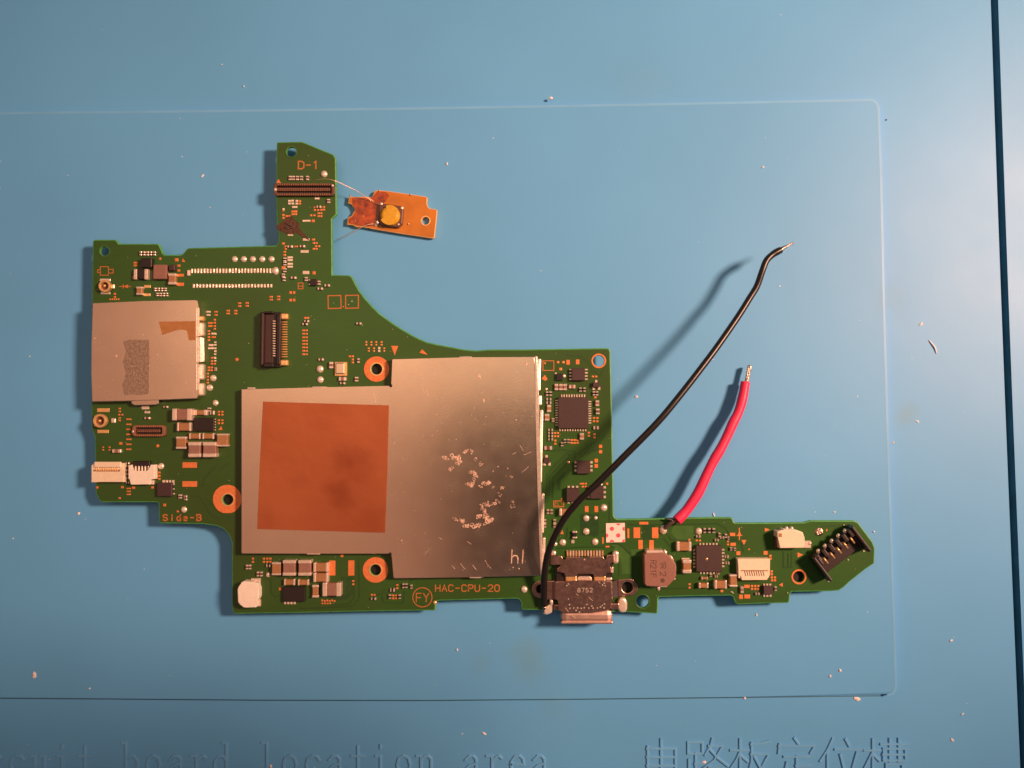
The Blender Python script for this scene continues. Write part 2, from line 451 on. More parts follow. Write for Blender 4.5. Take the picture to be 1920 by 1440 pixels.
# ------------------------------------------------------------------ stroke lettering
GL = {
 'D': [[(0,0),(0,6),(2.4,6),(3.8,4.8),(3.8,1.2),(2.4,0),(0,0)]], '-': [[(0.4,3),(3.4,3)]], '1': [[(1,4.8),(2.2,6),(2.2,0)]],
 'H': [[(0,0),(0,6)],[(3.8,0),(3.8,6)],[(0,3),(3.8,3)]], 'A': [[(0,0),(1.9,6),(3.8,0)],[(0.7,2.1),(3.1,2.1)]],
 'C': [[(3.8,5),(2.8,6),(1,6),(0,5),(0,1),(1,0),(2.8,0),(3.8,1)]], 'P': [[(0,0),(0,6),(2.8,6),(3.8,5.2),(3.8,3.6),(2.8,2.8),(0,2.8)]],
 'U': [[(0,6),(0,1),(1,0),(2.8,0),(3.8,1),(3.8,6)]], '2': [[(0,4.8),(1,6),(2.8,6),(3.8,5),(3.8,3.8),(0,0),(3.8,0)]],
 '0': [[(1,0),(0,1),(0,5),(1,6),(2.8,6),(3.8,5),(3.8,1),(2.8,0),(1,0)]], 'F': [[(0,0),(0,6),(3.6,6)],[(0,3),(3,3)]],
 'Y': [[(0,6),(1.9,3),(3.8,6)],[(1.9,3),(1.9,0)]], 'S': [[(3.8,5.2),(2.8,6),(1,6),(0,5.2),(0,3.8),(1,3.1),(2.8,2.9),(3.8,2.2),(3.8,0.9),(2.8,0),(1,0),(0,0.9)]],
 'i': [[(1.9,0),(1.9,3.8)],[(1.9,5.2),(1.9,5.9)]], 'd': [[(3.4,6),(3.4,0),(1.2,0),(0.4,0.9),(0.4,3),(1.2,3.9),(3.4,3.9)]],
 'e': [[(0.4,2),(3.4,2),(3.4,3.1),(2.6,3.9),(1.2,3.9),(0.4,3),(0.4,0.9),(1.2,0),(3.2,0)]],
 'B': [[(0,0),(0,6),(2.8,6),(3.6,5.2),(3.6,3.9),(2.8,3.1),(0,3.1)],[(2.8,3.1),(3.8,2.3),(3.8,0.9),(2.8,0),(0,0)]],
 '8': [[(1,3.1),(0.2,3.9),(0.2,5.2),(1,6),(2.8,6),(3.6,5.2),(3.6,3.9),(2.8,3.1),(1,3.1)],[(2.8,3.1),(3.8,2.2),(3.8,0.9),(2.8,0),(1,0),(0,0.9),(0,2.2),(1,3.1)]],
 '7': [[(0,6),(3.8,6),(1.4,0)]], '5': [[(3.6,6),(0.3,6),(0.1,3.4),(2.8,3.4),(3.8,2.6),(3.8,0.9),(2.8,0),(0.8,0),(0,0.8)]],
 'R': [[(0,0),(0,6),(2.8,6),(3.8,5.2),(3.8,3.7),(2.8,2.9),(0,2.9)],[(2,2.9),(3.8,0)]], 'E': [[(3.6,0),(0,0),(0,6),(3.6,6)],[(0,3),(3,3)]],
 'L': [[(0,6),(0,0),(3.6,0)]], 'h': [[(0,0),(0,6)],[(0,3),(0.9,3.9),(2.4,3.9),(3.2,3.1),(3.2,0)]], ' ': [],
}
def text_strokes(s, x, y, h, adv, ang=0.0, wide=1.0):
    """strokes in photo px; (x, y) = lower left of the first letter, h = cap height, adv = advance px, ang clockwise in the photo"""
    out = []; ca, sa = math.cos(ang), math.sin(ang); k = h / 6.0
    for i, ch in enumerate(s):
        for st in GL[ch]:
            o = []
            for gx, gy in st:
                lx = i * adv + gx * k * wide; ly = -gy * k
                o.append((x + lx * ca - ly * sa, y + lx * sa + ly * ca))
            out.append(o)
    return out

# ================================================================== the mat
desk = new('tabletop', rbox_mesh(160, 110, 2.0, 0.05, [M_DESK]), None, Matrix.Translation((-4, 0, -2.75)))
desk['kind'] = 'structure'
MAT = thing('work_mat', 'blue silicone work mat with a raised rectangular tray and embossed lettering, under the circuit board', 'mat', (0, 0, -0.80))
GZ = -0.66
def gx(y): return 1857.5 + 55.5 * (y / 1440.0) - 7.0 * (1 - ((y - 720) / 720.0) ** 2) * 0.3
ys = [-700, -350, 0, 180, 360, 540, 720, 900, 1080, 1260, 1440, 1750, 2100]
left_edge = [(gx(y), y) for y in ys]; right_edge = [(gx(y) + 14, y) for y in ys]
prism('mat_sheet', [(-1700, -700)] + left_edge + [(-1700, 2100)], ZM, -0.75, M_MAT, MAT, bev=0.035, seg=3)
prism('mat_rim', right_edge + [(2190, 2100), (2110, -700)], ZM + 0.02, -0.75, M_MAT, MAT, bev=0.035, seg=3, side=M_SHADE)  # rim sides painted dark for the groove's shade
prism('groove_floor', [(gx(-700) - 6, -700), (gx(-700) + 25, -700), (gx(2100) + 25, 2100), (gx(2100) - 6, 2100)], GZ, -0.7495, M_SHADE, MAT, bev=0)  # shade inside the groove painted as a darker blue
tray = [(-1500, 232)] + [(x, 210 - 25 * x / 1640.0 + 3 * math.sin(math.pi * max(x, 0) / 1640)) for x in (-700, 0, 400, 800, 1200, 1632)]
tray += [(1641, 186.5), (1647, 191), (1650, 199), (1655, 330), (1660, 560), (1667, 800), (1675, 1040), (1683, 1283), (1682, 1293), (1677, 1300), (1668, 1303)]
tray += [(1400, 1306.5), (1100, 1310), (800, 1312.5), (500, 1312), (250, 1310), (0, 1308), (-700, 1300), (-1500, 1292)]
TRAY = prism('raised_tray', tray, ZT, ZM - 0.01, M_MAT, MAT, bev=0.05, seg=2)
TRAY.data.materials.append(M_MATEDGE)          # painted light: bevels not facing down the mat are paler
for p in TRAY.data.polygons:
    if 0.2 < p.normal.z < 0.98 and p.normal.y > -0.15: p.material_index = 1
ribbon('edge_highlight', [[(x_ - (3 if x_ > 1640 else 0), y_ + (2.4 if y_ < 240 else 0)) for x_, y_ in tray[1:18]]], 4.6, ZT, M_MATEDGE, MAT, thick=0.0015)  # painted highlight along the top and right edges
ribbon('shade_line', [[(x_, y_ + 1.2) for x_, y_ in tray[-8:-1][::-1]] + [(1655, 1304.6)]], 1.8, ZM, M_SHADE, MAT, thick=0.002)  # painted shadow line under the tray's bottom edge

# embossed lettering
LAT = {
 'r': [[(2,8.2),(4,8.2),(4,0)],[(2,0),(6.5,0)],[(4,5.3),(5.5,7.6),(7,8.3),(8,7.4)]], 'c': [[(8,6.6),(6.8,8.2),(5,8.4),(3,7.2),(2.3,4.2),(3,1.3),(5,0),(7,.4),(8.2,2)]],
 'u': [[(1.5,8.2),(3,8.2),(3,2),(4,.3),(5.5,.2),(7.2,1.8)],[(5.8,8.2),(7.2,8.2),(7.2,0),(8.6,.1)]], 'i': [[(3.2,8.2),(5,8.2),(5,0)],[(3,0),(7,0)],[(5,12),(5,12.8)]],
 't': [[(5,12.2),(5,1.5),(6,.1),(7.8,1)],[(2.5,8.2),(7.8,8.2)]], 'b': [[(1.5,14),(3,14),(3,.2)],[(3,6.5),(4.5,8.2),(6.3,8.2),(8,6.3),(8.2,3.5),(7,.8),(5.2,0),(3,1.5)]],
 'o': [[(5,8.4),(3,7.3),(2.2,4.2),(3,1.1),(5,0),(7.2,1.1),(8,4.2),(7.2,7.3),(5,8.4)]], 'a': [[(2.5,6.8),(4,8.3),(5.8,8.2),(7,6.8),(7,1),(8,0),(9,.6)],[(7,5),(4,4),(2.2,2.3),(2.5,.6),(4,0),(7,1.8)]],
 'd': [[(5.8,14),(7.2,14),(7.2,0),(8.6,0)],[(7.2,6.5),(5.8,8.2),(4,8.2),(2.3,6.3),(2,3.5),(3.2,.8),(5,0),(7.2,1.5)]], 'l': [[(3.2,14),(5,14),(5,0)],[(3,0),(7,0)]],
 'n': [[(1.2,8.2),(2.8,8.2),(2.8,0)],[(1.2,0),(4.4,0)],[(2.8,6.2),(4.2,8),(5.8,8.3),(7.2,7),(7.2,0)],[(5.8,0),(8.6,0)]],
 'e': [[(2.5,4.6),(8,4.6),(7.6,7),(6,8.4),(4,8),(2.5,6),(2.4,3.5),(3.5,.8),(5.5,0),(8,1.6)]],
}
CJK = {
 'dian': [[(.18,.2),(.18,.68)],[(.18,.24),(.8,.24),(.8,.66)],[(.18,.43),(.8,.43)],[(.18,.62),(.8,.62)],[(.48,.04),(.48,.85),(.55,.93),(.9,.93),(.92,.78)]],
 'lu': [[(.08,.1),(.4,.1),(.4,.35),(.08,.35),(.08,.1)],[(.25,.35),(.25,.85)],[(.25,.58),(.42,.58)],[(.1,.5),(.1,.88)],[(.04,.92),(.44,.8)],[(.62,.03),(.58,.18),(.47,.36)],[(.56,.18),(.85,.18),(.66,.5),(.44,.66)],[(.56,.25),(.74,.45),(.96,.62)],[(.55,.66),(.85,.66),(.85,.92),(.55,.92),(.55,.66)]],
 'ban': [[(.05,.28),(.42,.28)],[(.24,.04),(.24,.95)],[(.24,.3),(.16,.48),(.04,.66)],[(.24,.38),(.4,.52)],[(.88,.07),(.7,.12),(.5,.14)],[(.5,.12),(.5,.5),(.4,.92)],[(.5,.36),(.88,.36),(.72,.66),(.48,.94)],[(.56,.42),(.7,.68),(.96,.92)]],
 'ding': [[(.46,.02),(.53,.12)],[(.12,.15),(.1,.32)],[(.12,.18),(.9,.18),(.82,.32)],[(.24,.42),(.78,.42)],[(.5,.42),(.5,.86)],[(.5,.62),(.78,.62)],[(.28,.56),(.24,.75),(.08,.95)],[(.24,.72),(.45,.86),(.95,.9)]],
 'wei': [[(.3,.03),(.2,.25),(.04,.5)],[(.19,.3),(.19,.95)],[(.6,.04),(.67,.17)],[(.38,.26),(.94,.26)],[(.48,.38),(.58,.78)],[(.84,.34),(.7,.84)],[(.34,.88),(.97,.88)]],
 'cao': [[(.03,.28),(.36,.28)],[(.2,.04),(.2,.95)],[(.2,.3),(.03,.64)],[(.2,.36),(.34,.5)],[(.4,.14),(.97,.14)],[(.58,.03),(.58,.5)],[(.78,.03),(.78,.5)],[(.44,.24),(.93,.24),(.93,.5),(.44,.5),(.44,.24)],[(.44,.37),(.93,.37)],[(.5,.58),(.86,.58),(.86,.94),(.5,.94),(.5,.58)],[(.5,.76),(.86,.76)]],
}
def emboss(strokes, w, hgt):
    V, Fc = [], []
    for si, st in enumerate(strokes):
        cyc = st[0] == st[-1] and len(st) > 3
        pts = [P(x, y, ZM) for x, y in (st[:-1] if cyc else st)]
        n = len(pts); base = len(V); hw = w * K(0) / 2
        for i in range(n):
            a = pts[i - 1] if (i > 0 or cyc) else None
            c = pts[(i + 1) % n] if (i < n - 1 or cyc) else None
            d1 = (pts[i] - a).normalized() if a is not None else (c - pts[i]).normalized()
            d2 = (c - pts[i]).normalized() if c is not None else d1
            t = d1 + d2; t = t.normalized() if t.length > 1e-6 else d1
            nn = Vector((-t.y, t.x, 0)); k = hw / max(0.55, abs(nn.dot(Vector((-d1.y, d1.x, 0)))))
            e = Vector((0, 0, 0))
            if a is None: e = -d2 * hw
            if c is None: e = d1 * hw
            p = pts[i] + e
            z1 = ZM + hgt + 0.0007 * si
            V += [Vector((p.x + nn.x * k, p.y + nn.y * k, ZM - .002)), Vector((p.x + nn.x * k * .5, p.y + nn.y * k * .5, z1)), Vector((p.x - nn.x * k * .5, p.y - nn.y * k * .5, z1)), Vector((p.x - nn.x * k, p.y - nn.y * k, ZM - .002))]
        for i in (range(n) if cyc else range(n - 1)):
            a = base + 4 * i; c = base + 4 * ((i + 1) % n)
            for q in range(3): Fc.append((a + q, a + q + 1, c + q + 1, c + q))
        if not cyc:
            Fc.append((base, base + 3, base + 2, base + 1)); e = base + 4 * (n - 1); Fc.append((e, e + 1, e + 2, e + 3))
    return new('embossed_letter', mesh_from('letter', V, Fc, [M_LETTER]), MAT)
for i, ch in enumerate('circuit board location area'):
    if ch == ' ': continue
    x0 = 32 + 42.6 * (i - 3) - 21
    emboss([[(x0 + gx_ * 4.26, 1452 - gy * 4.25) for gx_, gy in st] for st in LAT[ch]], 5.8, 0.028)
for i, ch in enumerate(('dian', 'lu', 'ban', 'ding', 'wei', 'cao')):
    x0 = 1199 + 84 * i
    emboss([[(x0 + a * 84, 1383 + b * 84) for a, b in st] for st in CJK[ch]], 5.8, 0.028)

# ================================================================== the circuit board
BOARD = thing('circuit_board', 'green circuit board with metal shields, copper sheet and many soldered parts on the blue mat', 'circuit board', P(760, 860, 0))
outline = [(518.6,266),(565,265),(573,267.7),(625.5,289.5),(630,297),(630.6,330),(631.5,402),(622.6,411),(623.5,515),(655,515.8),(660,518.8),(673,543.5),(684,558),(697,573),(711,587),(727,599),(742,609.5),(757,618.8),(778,631),(800,641),(820,645.5),(839,649),(870,655),(894,657),(918,655),(980,655),(1100,653),(1138,652.5),(1143,654),(1145,660),(1148,790),(1150,900),(1151,966),(1153.5,970.5),(1158,973),(1200,972.5),(1330,969.7),(1371,970),(1374,972),(1376,978),(1379,980),(1440,980),(1508,979),(1520,975.7),(1601,976),(1609,979),(1636,1015),(1641,1027),(1640,1056.5),(1623,1068),(1608,1080),(1595,1090),(1582,1102),(1573.5,1107.5),(1553.8,1109),(1485,1110),(1482,1114),(1480.5,1128),(1478,1131),(1430,1132),(1384,1134),(1379,1131),(1374,1119),(1370,1117),(1300,1118),(1236,1120),(1234.5,1123),(1233.5,1149),(1231,1151),(1176,1148),(1090,1147),(1013,1144.5),(980,1143.5),(978,1142),(977,1130),(973,1124),(968,1122.8),(823,1126.7),(819,1128),(817.5,1131),(817,1144),(814,1145),(700,1146.5),(560,1149.5),(441,1151.4),(437,1149),(434.5,1140),(434.5,1019),(432,1010),(427.5,1001),(419,992),(406,986.5),(380,983),(300,981.5),(298,979),(297,944),(294,942),(190,942),(186,939),(179,925),(178.5,905),(177.5,820),(175,812),(172,806),(171,760),(172,570),(173.5,452),(177,449),(215,449),(219,451),(223,456.7),(295,456.7),(299,459),(306,475),(309,477.5),(339,477.5),(343,475),(350,466),(354,464.6),(500,460.5),(517,460),(521,455),(522,440),(519,425),(517.5,380),(517.6,300)]
HOLES = [(427,937,10),(706,692,10),(704,1068.7,10),(1122.5,676.6,10.5),(546,284.6,9),(195.5,470.6,8.5),(1204.7,1127.7,12),(1176.6,1102,10.5),(1012,1104,9.5),(1498,1081.7,10.5)]
sub = plate('board_substrate', outline, [circ(x, y, r, 24) for x, y, r in HOLES], ZB, ZB - TB, M_BOARD, BOARD, bev=0.024, side=M_EDGE)
# pale strip of laminate where the mask stops short of the rim
# parts on the underside that hold the board off the mat
block('underside_can', 480, 700, 980, 1050, ZB - TB - .001, 0.001, M_CAN, BOARD)
block('underside_slot', 200, 590, 370, 880, ZB - TB - .001, 0.001, M_CAN, BOARD)
block('underside_socket', 1310, 1000, 1450, 1080, ZB - TB - .001, 0.001, M_BLACK, BOARD)
block('underside_socket', 535, 310, 610, 400, ZB - TB - .001, 0.001, M_BLACK, BOARD)
for x, y, r in HOLES:
    if (x, y) in ((1122.5, 676.6), (546, 284.6), (195.5, 470.6), (1204.7, 1127.7)): continue
    prism('hole_disc', circ(x, y, r + 5, 20), ZB - TB - .004, 0.002, M_HOLE, BOARD, bev=0)  # black disc closing the hole from below

# --- faint copper routing under the mask
def trace(st, w, m=M_LINE): TR.setdefault((w, m.name), []).append(st)
TR = {}
for st in ([(1025,925),(1025,890),(1040,872),(1068,845),(1078,845)], [(1030,930),(1030,893),(1046,876),(1072,851)], [(1036,935),(1036,897),(1052,880),(1066,866),(1066,850)],
           [(1085,850),(1110,832),(1125,828),(1138,812)], [(1078,858),(1078,846),(1052,843),(1034,846)], [(1090,856),(1106,840),(1124,834)],
           [(1062,666),(1090,668),(1104,680),(1110,694),(1126,704),(1132,690)], [(662,1052),(664,1120),(655,1132),(618,1135)], [(672,1046),(674,1122),(660,1137),(600,1140),(560,1141)],
           [(508,1086),(508,1112),(516,1118),(530,1118)], [(700,1116),(716,1114),(722,1104)], [(716,1118),(718,1130),(756,1130),(758,1108)], [(744,1094),(741,1110),(722,1112)], [(766,1092),(778,1084)],
           [(380,912),(382,898),(396,884),(406,872)], [(386,934),(420,968),(446,970)], [(352,930),(372,930),(384,946),(392,962),(408,972),(440,974)],
           [(1240,1104),(1330,1102),(1352,1100)], [(1180,1036),(1186,1050),(1184,1080)], [(1150,1018),(1164,1022),(1180,1038)], [(1250,1000),(1258,1012),(1290,1014)], [(1244,1010),(1262,1030)],
           [(1178,984),(1230,984),(1290,983),(1345,982),(1360,990),(1370,1006),(1390,1020),(1394,1034)], [(1362,1012),(1372,1020)],
           [(1469,1035),(1469,1064),(1478,1064),(1478,1038)], [(1484,1036),(1484,1064),(1478,1064)], [(1543,987),(1582,985)], [(1374,1046),(1388,1042),(1388,1034)],
           [(1048,1014),(1062,1008),(1064,990)], [(1044,1028),(1100,1026),(1152,1026)], [(1160,1050),(1160,1080)], [(1143,940),(1142,990),(1128,998)],
           [(412,880),(430,868)], 
           
           ):
    trace(st, 2.2)
for st in ([(1048,918),(1048,900),(1070,880)], [(1100,850),(1120,842)], [(1006,1120),(1006,1134)], [(620,1120),(646,1116),(656,1098)]):
    trace(st, 6)
for (w, mn), sts in TR.items():
    stuff(ribbon('copper_trace', sts, w, ZB, bpy.data.materials[mn], BOARD, thick=0.0025))
def pour(pts, m=M_LINE): prism('copper_pour', pts, ZB + 0.0022, ZB - .001, m, BOARD, bev=0)
pour([(1088,964),(1123,964),(1123,1002),(1118,1006),(1088,1004)])
pour([(1205,983),(1228,983),(1228,1012),(1205,1012)])
pour([(640,1082),(664,1082),(664,1112),(650,1124),(622,1126),(640,1100)])
pour([(1362,1008),(1382,1008),(1382,1016),(1362,1016)])
pour([(1146,1022),(1158,1020),(1186,1042),(1186,1076),(1166,1076),(1164,1048)], M_LINE2)
pour([(1262,986),(1300,986),(1300,1012),(1270,1012),(1258,1000)], M_LINE2)
pour([(1182,1030),(1204,1030),(1204,1044),(1186,1044)], M_LINE2)

# --- part builders
def capacitor(x0, y0, x1, y1, body, hgt=0.10, horiz=None, term=0.26, lift=1.0):
    if horiz is None: horiz = (x1 - x0) > (y1 - y0)
    zt = ZB + hgt
    i = 0.9
    if horiz: b = block('capacitor', x0 + 1, y0 + i, x1 - 1, y1 - i, zt - .006, ZB, body, BOARD, 0.012)
    else: b = block('capacitor', x0 + i, y0 + 1, x1 - i, y1 - 1, zt - .006, ZB, body, BOARD, 0.012)
    if horiz:
        t = (x1 - x0) * term
        block('terminal', x0, y0, x0 + t, y1, zt, ZB, M_TERM, b, 0.016); block('terminal', x1 - t, y0, x1, y1, zt, ZB, M_TERM, b, 0.016)
    else:
        t = (y1 - y0) * term
        block('terminal', x0, y0, x1, y0 + t, zt, ZB, M_TERM, b, 0.016); block('terminal', x0, y1 - t, x1, y1, zt, ZB, M_TERM, b, 0.016)
    return b
def small(cx, cy, w, h, body=M_DARKC, hgt=0.045):
    return block('small_capacitor', cx - w / 2, cy - h / 2, cx + w / 2, cy + h / 2, ZB + hgt, ZB, [body, M_TIN], BOARD, 0.010, split=0.30)
def chip(x0, y0, x1, y1, hgt=0.08, m=M_CHIP, name='chip', pins=None, bev=0.010, psize=(3.2, 5)):
    c = block(name, x0, y0, x1, y1, ZB + hgt, ZB, m, BOARD, bev)
    if pins:
        R = []
        pw, pl = psize
        for side, n, a, b_ in pins:
            for i in range(n):
                q = a + (b_ - a) * (i / (n - 1) if n > 1 else 0.5)
                if side == 't': R.append((q, y0 - pl * 0.3, pw, pl))
                if side == 'b': R.append((q, y1 + pl * 0.3, pw, pl))
                if side == 'l': R.append((x0 - pl * 0.3, q, pl, pw))
                if side == 'r': R.append((x1 + pl * 0.3, q, pl, pw))
        boxes('pin_row', R, ZB + 0.025, ZB, M_SOLDER, c)
    return c
def pad(cx, cy, w, h, m=M_PAD): return block('copper_pad', cx - w / 2, cy - h / 2, cx + w / 2, cy + h / 2, ZB + 0.006, ZB - .001, m, BOARD, 0.002)
def ball(x, y, r=6.5): return dome('solder_dot', x, y, r, ZB, M_SOLDER, BOARD, 0.62)
TINY = []; TINYT = []
def tp(*a):   # tiny bare copper pads
    for q in a: TINY.append((q[0], q[1], q[2] * .84, q[3] * .84) if len(q) > 2 else (q[0], q[1], 4, 3.3))
def tt(*a):   # tiny tinned lands
    for q in a: TINYT.append(q if len(q) > 2 else (q[0], q[1], 4.5, 4))
def tri(pts): prism('printed_arrow', pts, ZB + 0.005, ZB - .001, M_PAD, BOARD, bev=0)
def outline_mark(st, w=2.0): return ribbon('printed_outline', st, w, ZB, M_PRINT, BOARD)
def word(s, x, y, h, adv, w=2.0, wide=1.0, m=M_PRINT):
    for i, ch in enumerate(s): ribbon('printed_letter', text_strokes(ch, x + i * adv, y, h, adv, 0, wide), w, ZB, m, BOARD)

# --- screw rings
def ring(x, y, r0, r1, z=ZB + 0.008, m=M_PAD, cut=None):
    o = circ(x, y, r1, 40)
    if cut: o = [(a, min(b, cut)) for a, b in o]
    return plate('screw_ring', o, [circ(x, y, r0, 28)], z, ZB - 0.002, m, BOARD, bev=0.003)
ring(426, 936, 11.2, 27, cut=962)
plate('hole_lip', circ(427, 937, 13, 28), [circ(427, 937, 10.4, 28)], ZB + .014, ZB, M_GOLD, BOARD, bev=.004)
ring(706, 692, 11.2, 23.8); plate('hole_lip', circ(706, 692, 13.2, 28), [circ(706, 692, 10.4, 28)], ZB + .014, ZB, M_GOLD, BOARD, bev=.004)
ring(704, 1068.7, 11.2, 24); plate('hole_lip', circ(704, 1068.7, 13, 28), [circ(704, 1068.7, 10.4, 28)], ZB + .014, ZB, M_GOLD, BOARD, bev=.004)
ring(1122.5, 676.6, 11, 13.8); ring(1498, 1081.7, 11, 14.2)
ring(195.5, 470.6, 9, 11, m=M_LINE2); ring(546, 284.6, 9.4, 11, m=M_LINE2); ring(1204.7, 1127.7, 12.4, 14, m=M_LINE2)

# --- large shield with the copper sheet
CAN = prism('shield_can', [(452,729),(590,726.5),(729,724.8),(732,724),(735,720),(734.5,674),(737,672.5),(870,670),(1001,668.2),(1003,670),(1007,820),(1011,960),(1014,1078),(1012,1080),(870,1082.5),(740,1085),(737,1083),(736,1044),(733,1037.5),(728,1036.5),(590,1038),(454,1038.6),(452,1036)], ZB + 0.17, ZB + 0.0, M_CAN, BOARD, bev=0.014)
prism('can_rim', [(1002.2,667.5),(1008,667.5),(1011.5,780),(1015,920),(1018,1079),(1013,1079),(1008,920),(1004.5,780)], ZB + 0.185, ZB + 0.10, M_TIN, CAN, bev=0.022, seg=3)
for i, (x, y0, y1) in enumerate(((1007.5, 672, 733), (1009.5, 741, 760), (1011, 768, 905), (1014, 925, 1000), (1016, 1008, 1074))):
    block('rim_clip', x - 0.5 + 1.5, y0, x + 5 + 1.5, y1, ZB + 0.15, ZB + 0.02, M_TIN, CAN, bev=0.03, ang=rad(-1.2))
for x, y, w in ((600, 726, 24), (470, 727.5, 14), (873, 670, 24), (1013 - 120, 1081, 28), (588, 1037.4, 24), (700, 1036.5, 10)):
    block('can_dimple', x - w / 2, y - 1.5, x + w / 2, y + 2.2, ZB + 0.14, ZB + 0.03, M_TIN, CAN, bev=0.012)
SHEET = prism('copper_sheet', [(493,753),(610,756.5),(729,760),(726,880),(721.5,999),(600,995.5),(482,992),(487,870)], ZB + 0.17 + 0.022, ZB + 0.17, M_COPPER, CAN, bev=0.004, seg=1)
for x_, y_ in ((732.5, 723), (731.5, 1039)): dome('notch_shade', x_, y_, 3.4, ZB + .168, M_HOLE, CAN, .25)  # black caps stand in for the shade inside the notches
for x0_, x1_, y_ in ((585, 606, 726.0), (866, 884, 669.6), (575, 600, 1038.5), (880, 902, 1083)):
    block('can_dent', x0_, y_ - 1.4, x1_, y_ + 1.4, ZB + .1735, ZB + .15, M_TERM, CAN, bev=0.01)
# the two characters scratched into the lid
def scratch(name, sts, w, m=M_RESID, z=ZB + 0.17): return ribbon(name, sts, w, z, m, CAN, thick=0.002)
scratch('scratched_text', [[(960,1031),(959,1056)],[(960,1046),(964,1041.5),(969,1042),(971,1046),(971,1056)],[(981,1031),(979.5,1056)]], 2.0)
# dried glue and wear on the lid
rs = random.Random(3)
RV, RF = [], []
def blob(x, y, rx, ry, a, z, V, Fc, hole=0.0, k=10, rr=rs):
    n = len(V); zz = z + rr.uniform(0.0015, 0.0035)
    rad_ = [rr.uniform(0.65, 1.25) for _ in range(k)]
    for lay, s in ((0, 1.0), (1, 0.82), (2, max(hole, 0.05) + 0.12), (3, max(hole, 0.02))):
        for i in range(k):
            t = 2 * math.pi * i / k; u = rx * rad_[i] * math.cos(t) * s; v = ry * rad_[i] * math.sin(t) * s
            p = P(x + u * math.cos(a) - v * math.sin(a), y + u * math.sin(a) + v * math.cos(a), z)
            V.append((p.x, p.y, z - .0005 if lay in (0, 3) and (lay == 0 or hole) else zz))
    for lay in range(3):
        for i in range(k): Fc.append((n + lay * k + i, n + lay * k + (i + 1) % k, n + (lay + 1) * k + (i + 1) % k, n + (lay + 1) * k + i))
    if not hole: Fc.append(tuple(n + 3 * k + i for i in range(k)))
zc = ZB + 0.17
for path, n, r in (([(832,862),(842,852),(852,858),(862,856),(872,846),(882,844),(892,850),(888,866)], 26, 4.0), ([(842,880),(852,874),(860,868),(868,862)], 12, 3.5),
                   ([(880,886),(888,884),(891,896),(886,906),(880,912)], 16, 3.5), ([(874,908),(880,906),(888,912)], 8, 3), ([(898,918),(904,908),(914,904),(920,906),(926,912)], 14, 3), ([(900,872),(904,868)], 3, 3.2),
                   ([(903,943),(912,946),(920,948),(926,944),(932,940)], 14, 3), ([(902,944),(907,956),(912,964),(916,974)], 14, 3.4), ([(852,976),(858,970),(866,978),(872,976)], 14, 3.2), ([(872,984),(884,986),(896,984),(908,982),(918,976),(926,976)], 26, 4.2), ([(893,968),(902,966),(912,970)], 12, 4),
                   ([(940,918),(944,912)], 4, 2.4), ([(936,930),(941,924),(941,916)], 5, 2.2), ([(958,950),(966,948)], 5, 2.4), ([(956,938),(964,940)], 3, 2), ([(924,884),(926,882)], 2, 3), ([(956,890),(958,896)], 3, 2)):
    for _ in range(n):
        i = rs.randrange(len(path) - 1); t = rs.random()
        x = path[i][0] + (path[i + 1][0] - path[i][0]) * t + rs.gauss(0, 1.6); y = path[i][1] + (path[i + 1][1] - path[i][1]) * t + rs.gauss(0, 1.6)
        if rs.random() < 0.62: blob(x, y, r * rs.uniform(.8, 1.5), r * rs.uniform(.45, .9), rs.uniform(0, 3), zc, RV, RF, rs.uniform(.45, .75), 9)
        else: blob(x, y, r * rs.uniform(.3, .75), r * rs.uniform(.15, .35), rs.uniform(0, 3), zc, RV, RF, 0, 7)
for x, y, rx, ry, a in ((899,705.5,2.2,5.5,-.4),(907,751,2,4.5,0),(889.5,765,1.6,1.2,0),(988,682,3,4.5,.4),(739,831,1.5,1.5,0),(753,1013.5,1.8,1.8,0),(968,787,1.8,1.5,0),(934,875,1.5,1.4,0),(952,878,1.3,1.3,0),(973,1066,1.5,2,0),(962,1064,1.2,1.2,0),(910,1052,1.4,1,0)):
    blob(x, y, rx, ry, a, zc, RV, RF, 0, 8)
for _ in range(60): blob(rs.uniform(745, 998), rs.uniform(690, 1070), rs.uniform(.4, 1.1), rs.uniform(.4, .9), 0, zc, RV, RF, 0, 6)
stuff(new('glue_residue', mesh_from('glue', RV, RF, [M_RESID]), CAN))
sc = []
for x, y, l, a in ((794,732,14,1.2),(801,736,10,1.3),(702,745,20,1.35),(868,1062,14,.9),(890,1064,12,.9),(916,1060,14,.9),(850,1064,8,.8),(978,840,12,1),(905,735,9,2.4),(880,1018,9,.6),(800,1035,10,-.8),(964,850,8,-.5),(826,1010,7,.7),(990,850,14,-.4),(985,880,16,-.7)):
    sc.append([(x - l / 2 * math.cos(a), y - l / 2 * math.sin(a)), (x + rs.uniform(-1, 1), y), (x + l / 2 * math.cos(a), y + l / 2 * math.sin(a))])
stuff(scratch('scratch', sc, 0.55))

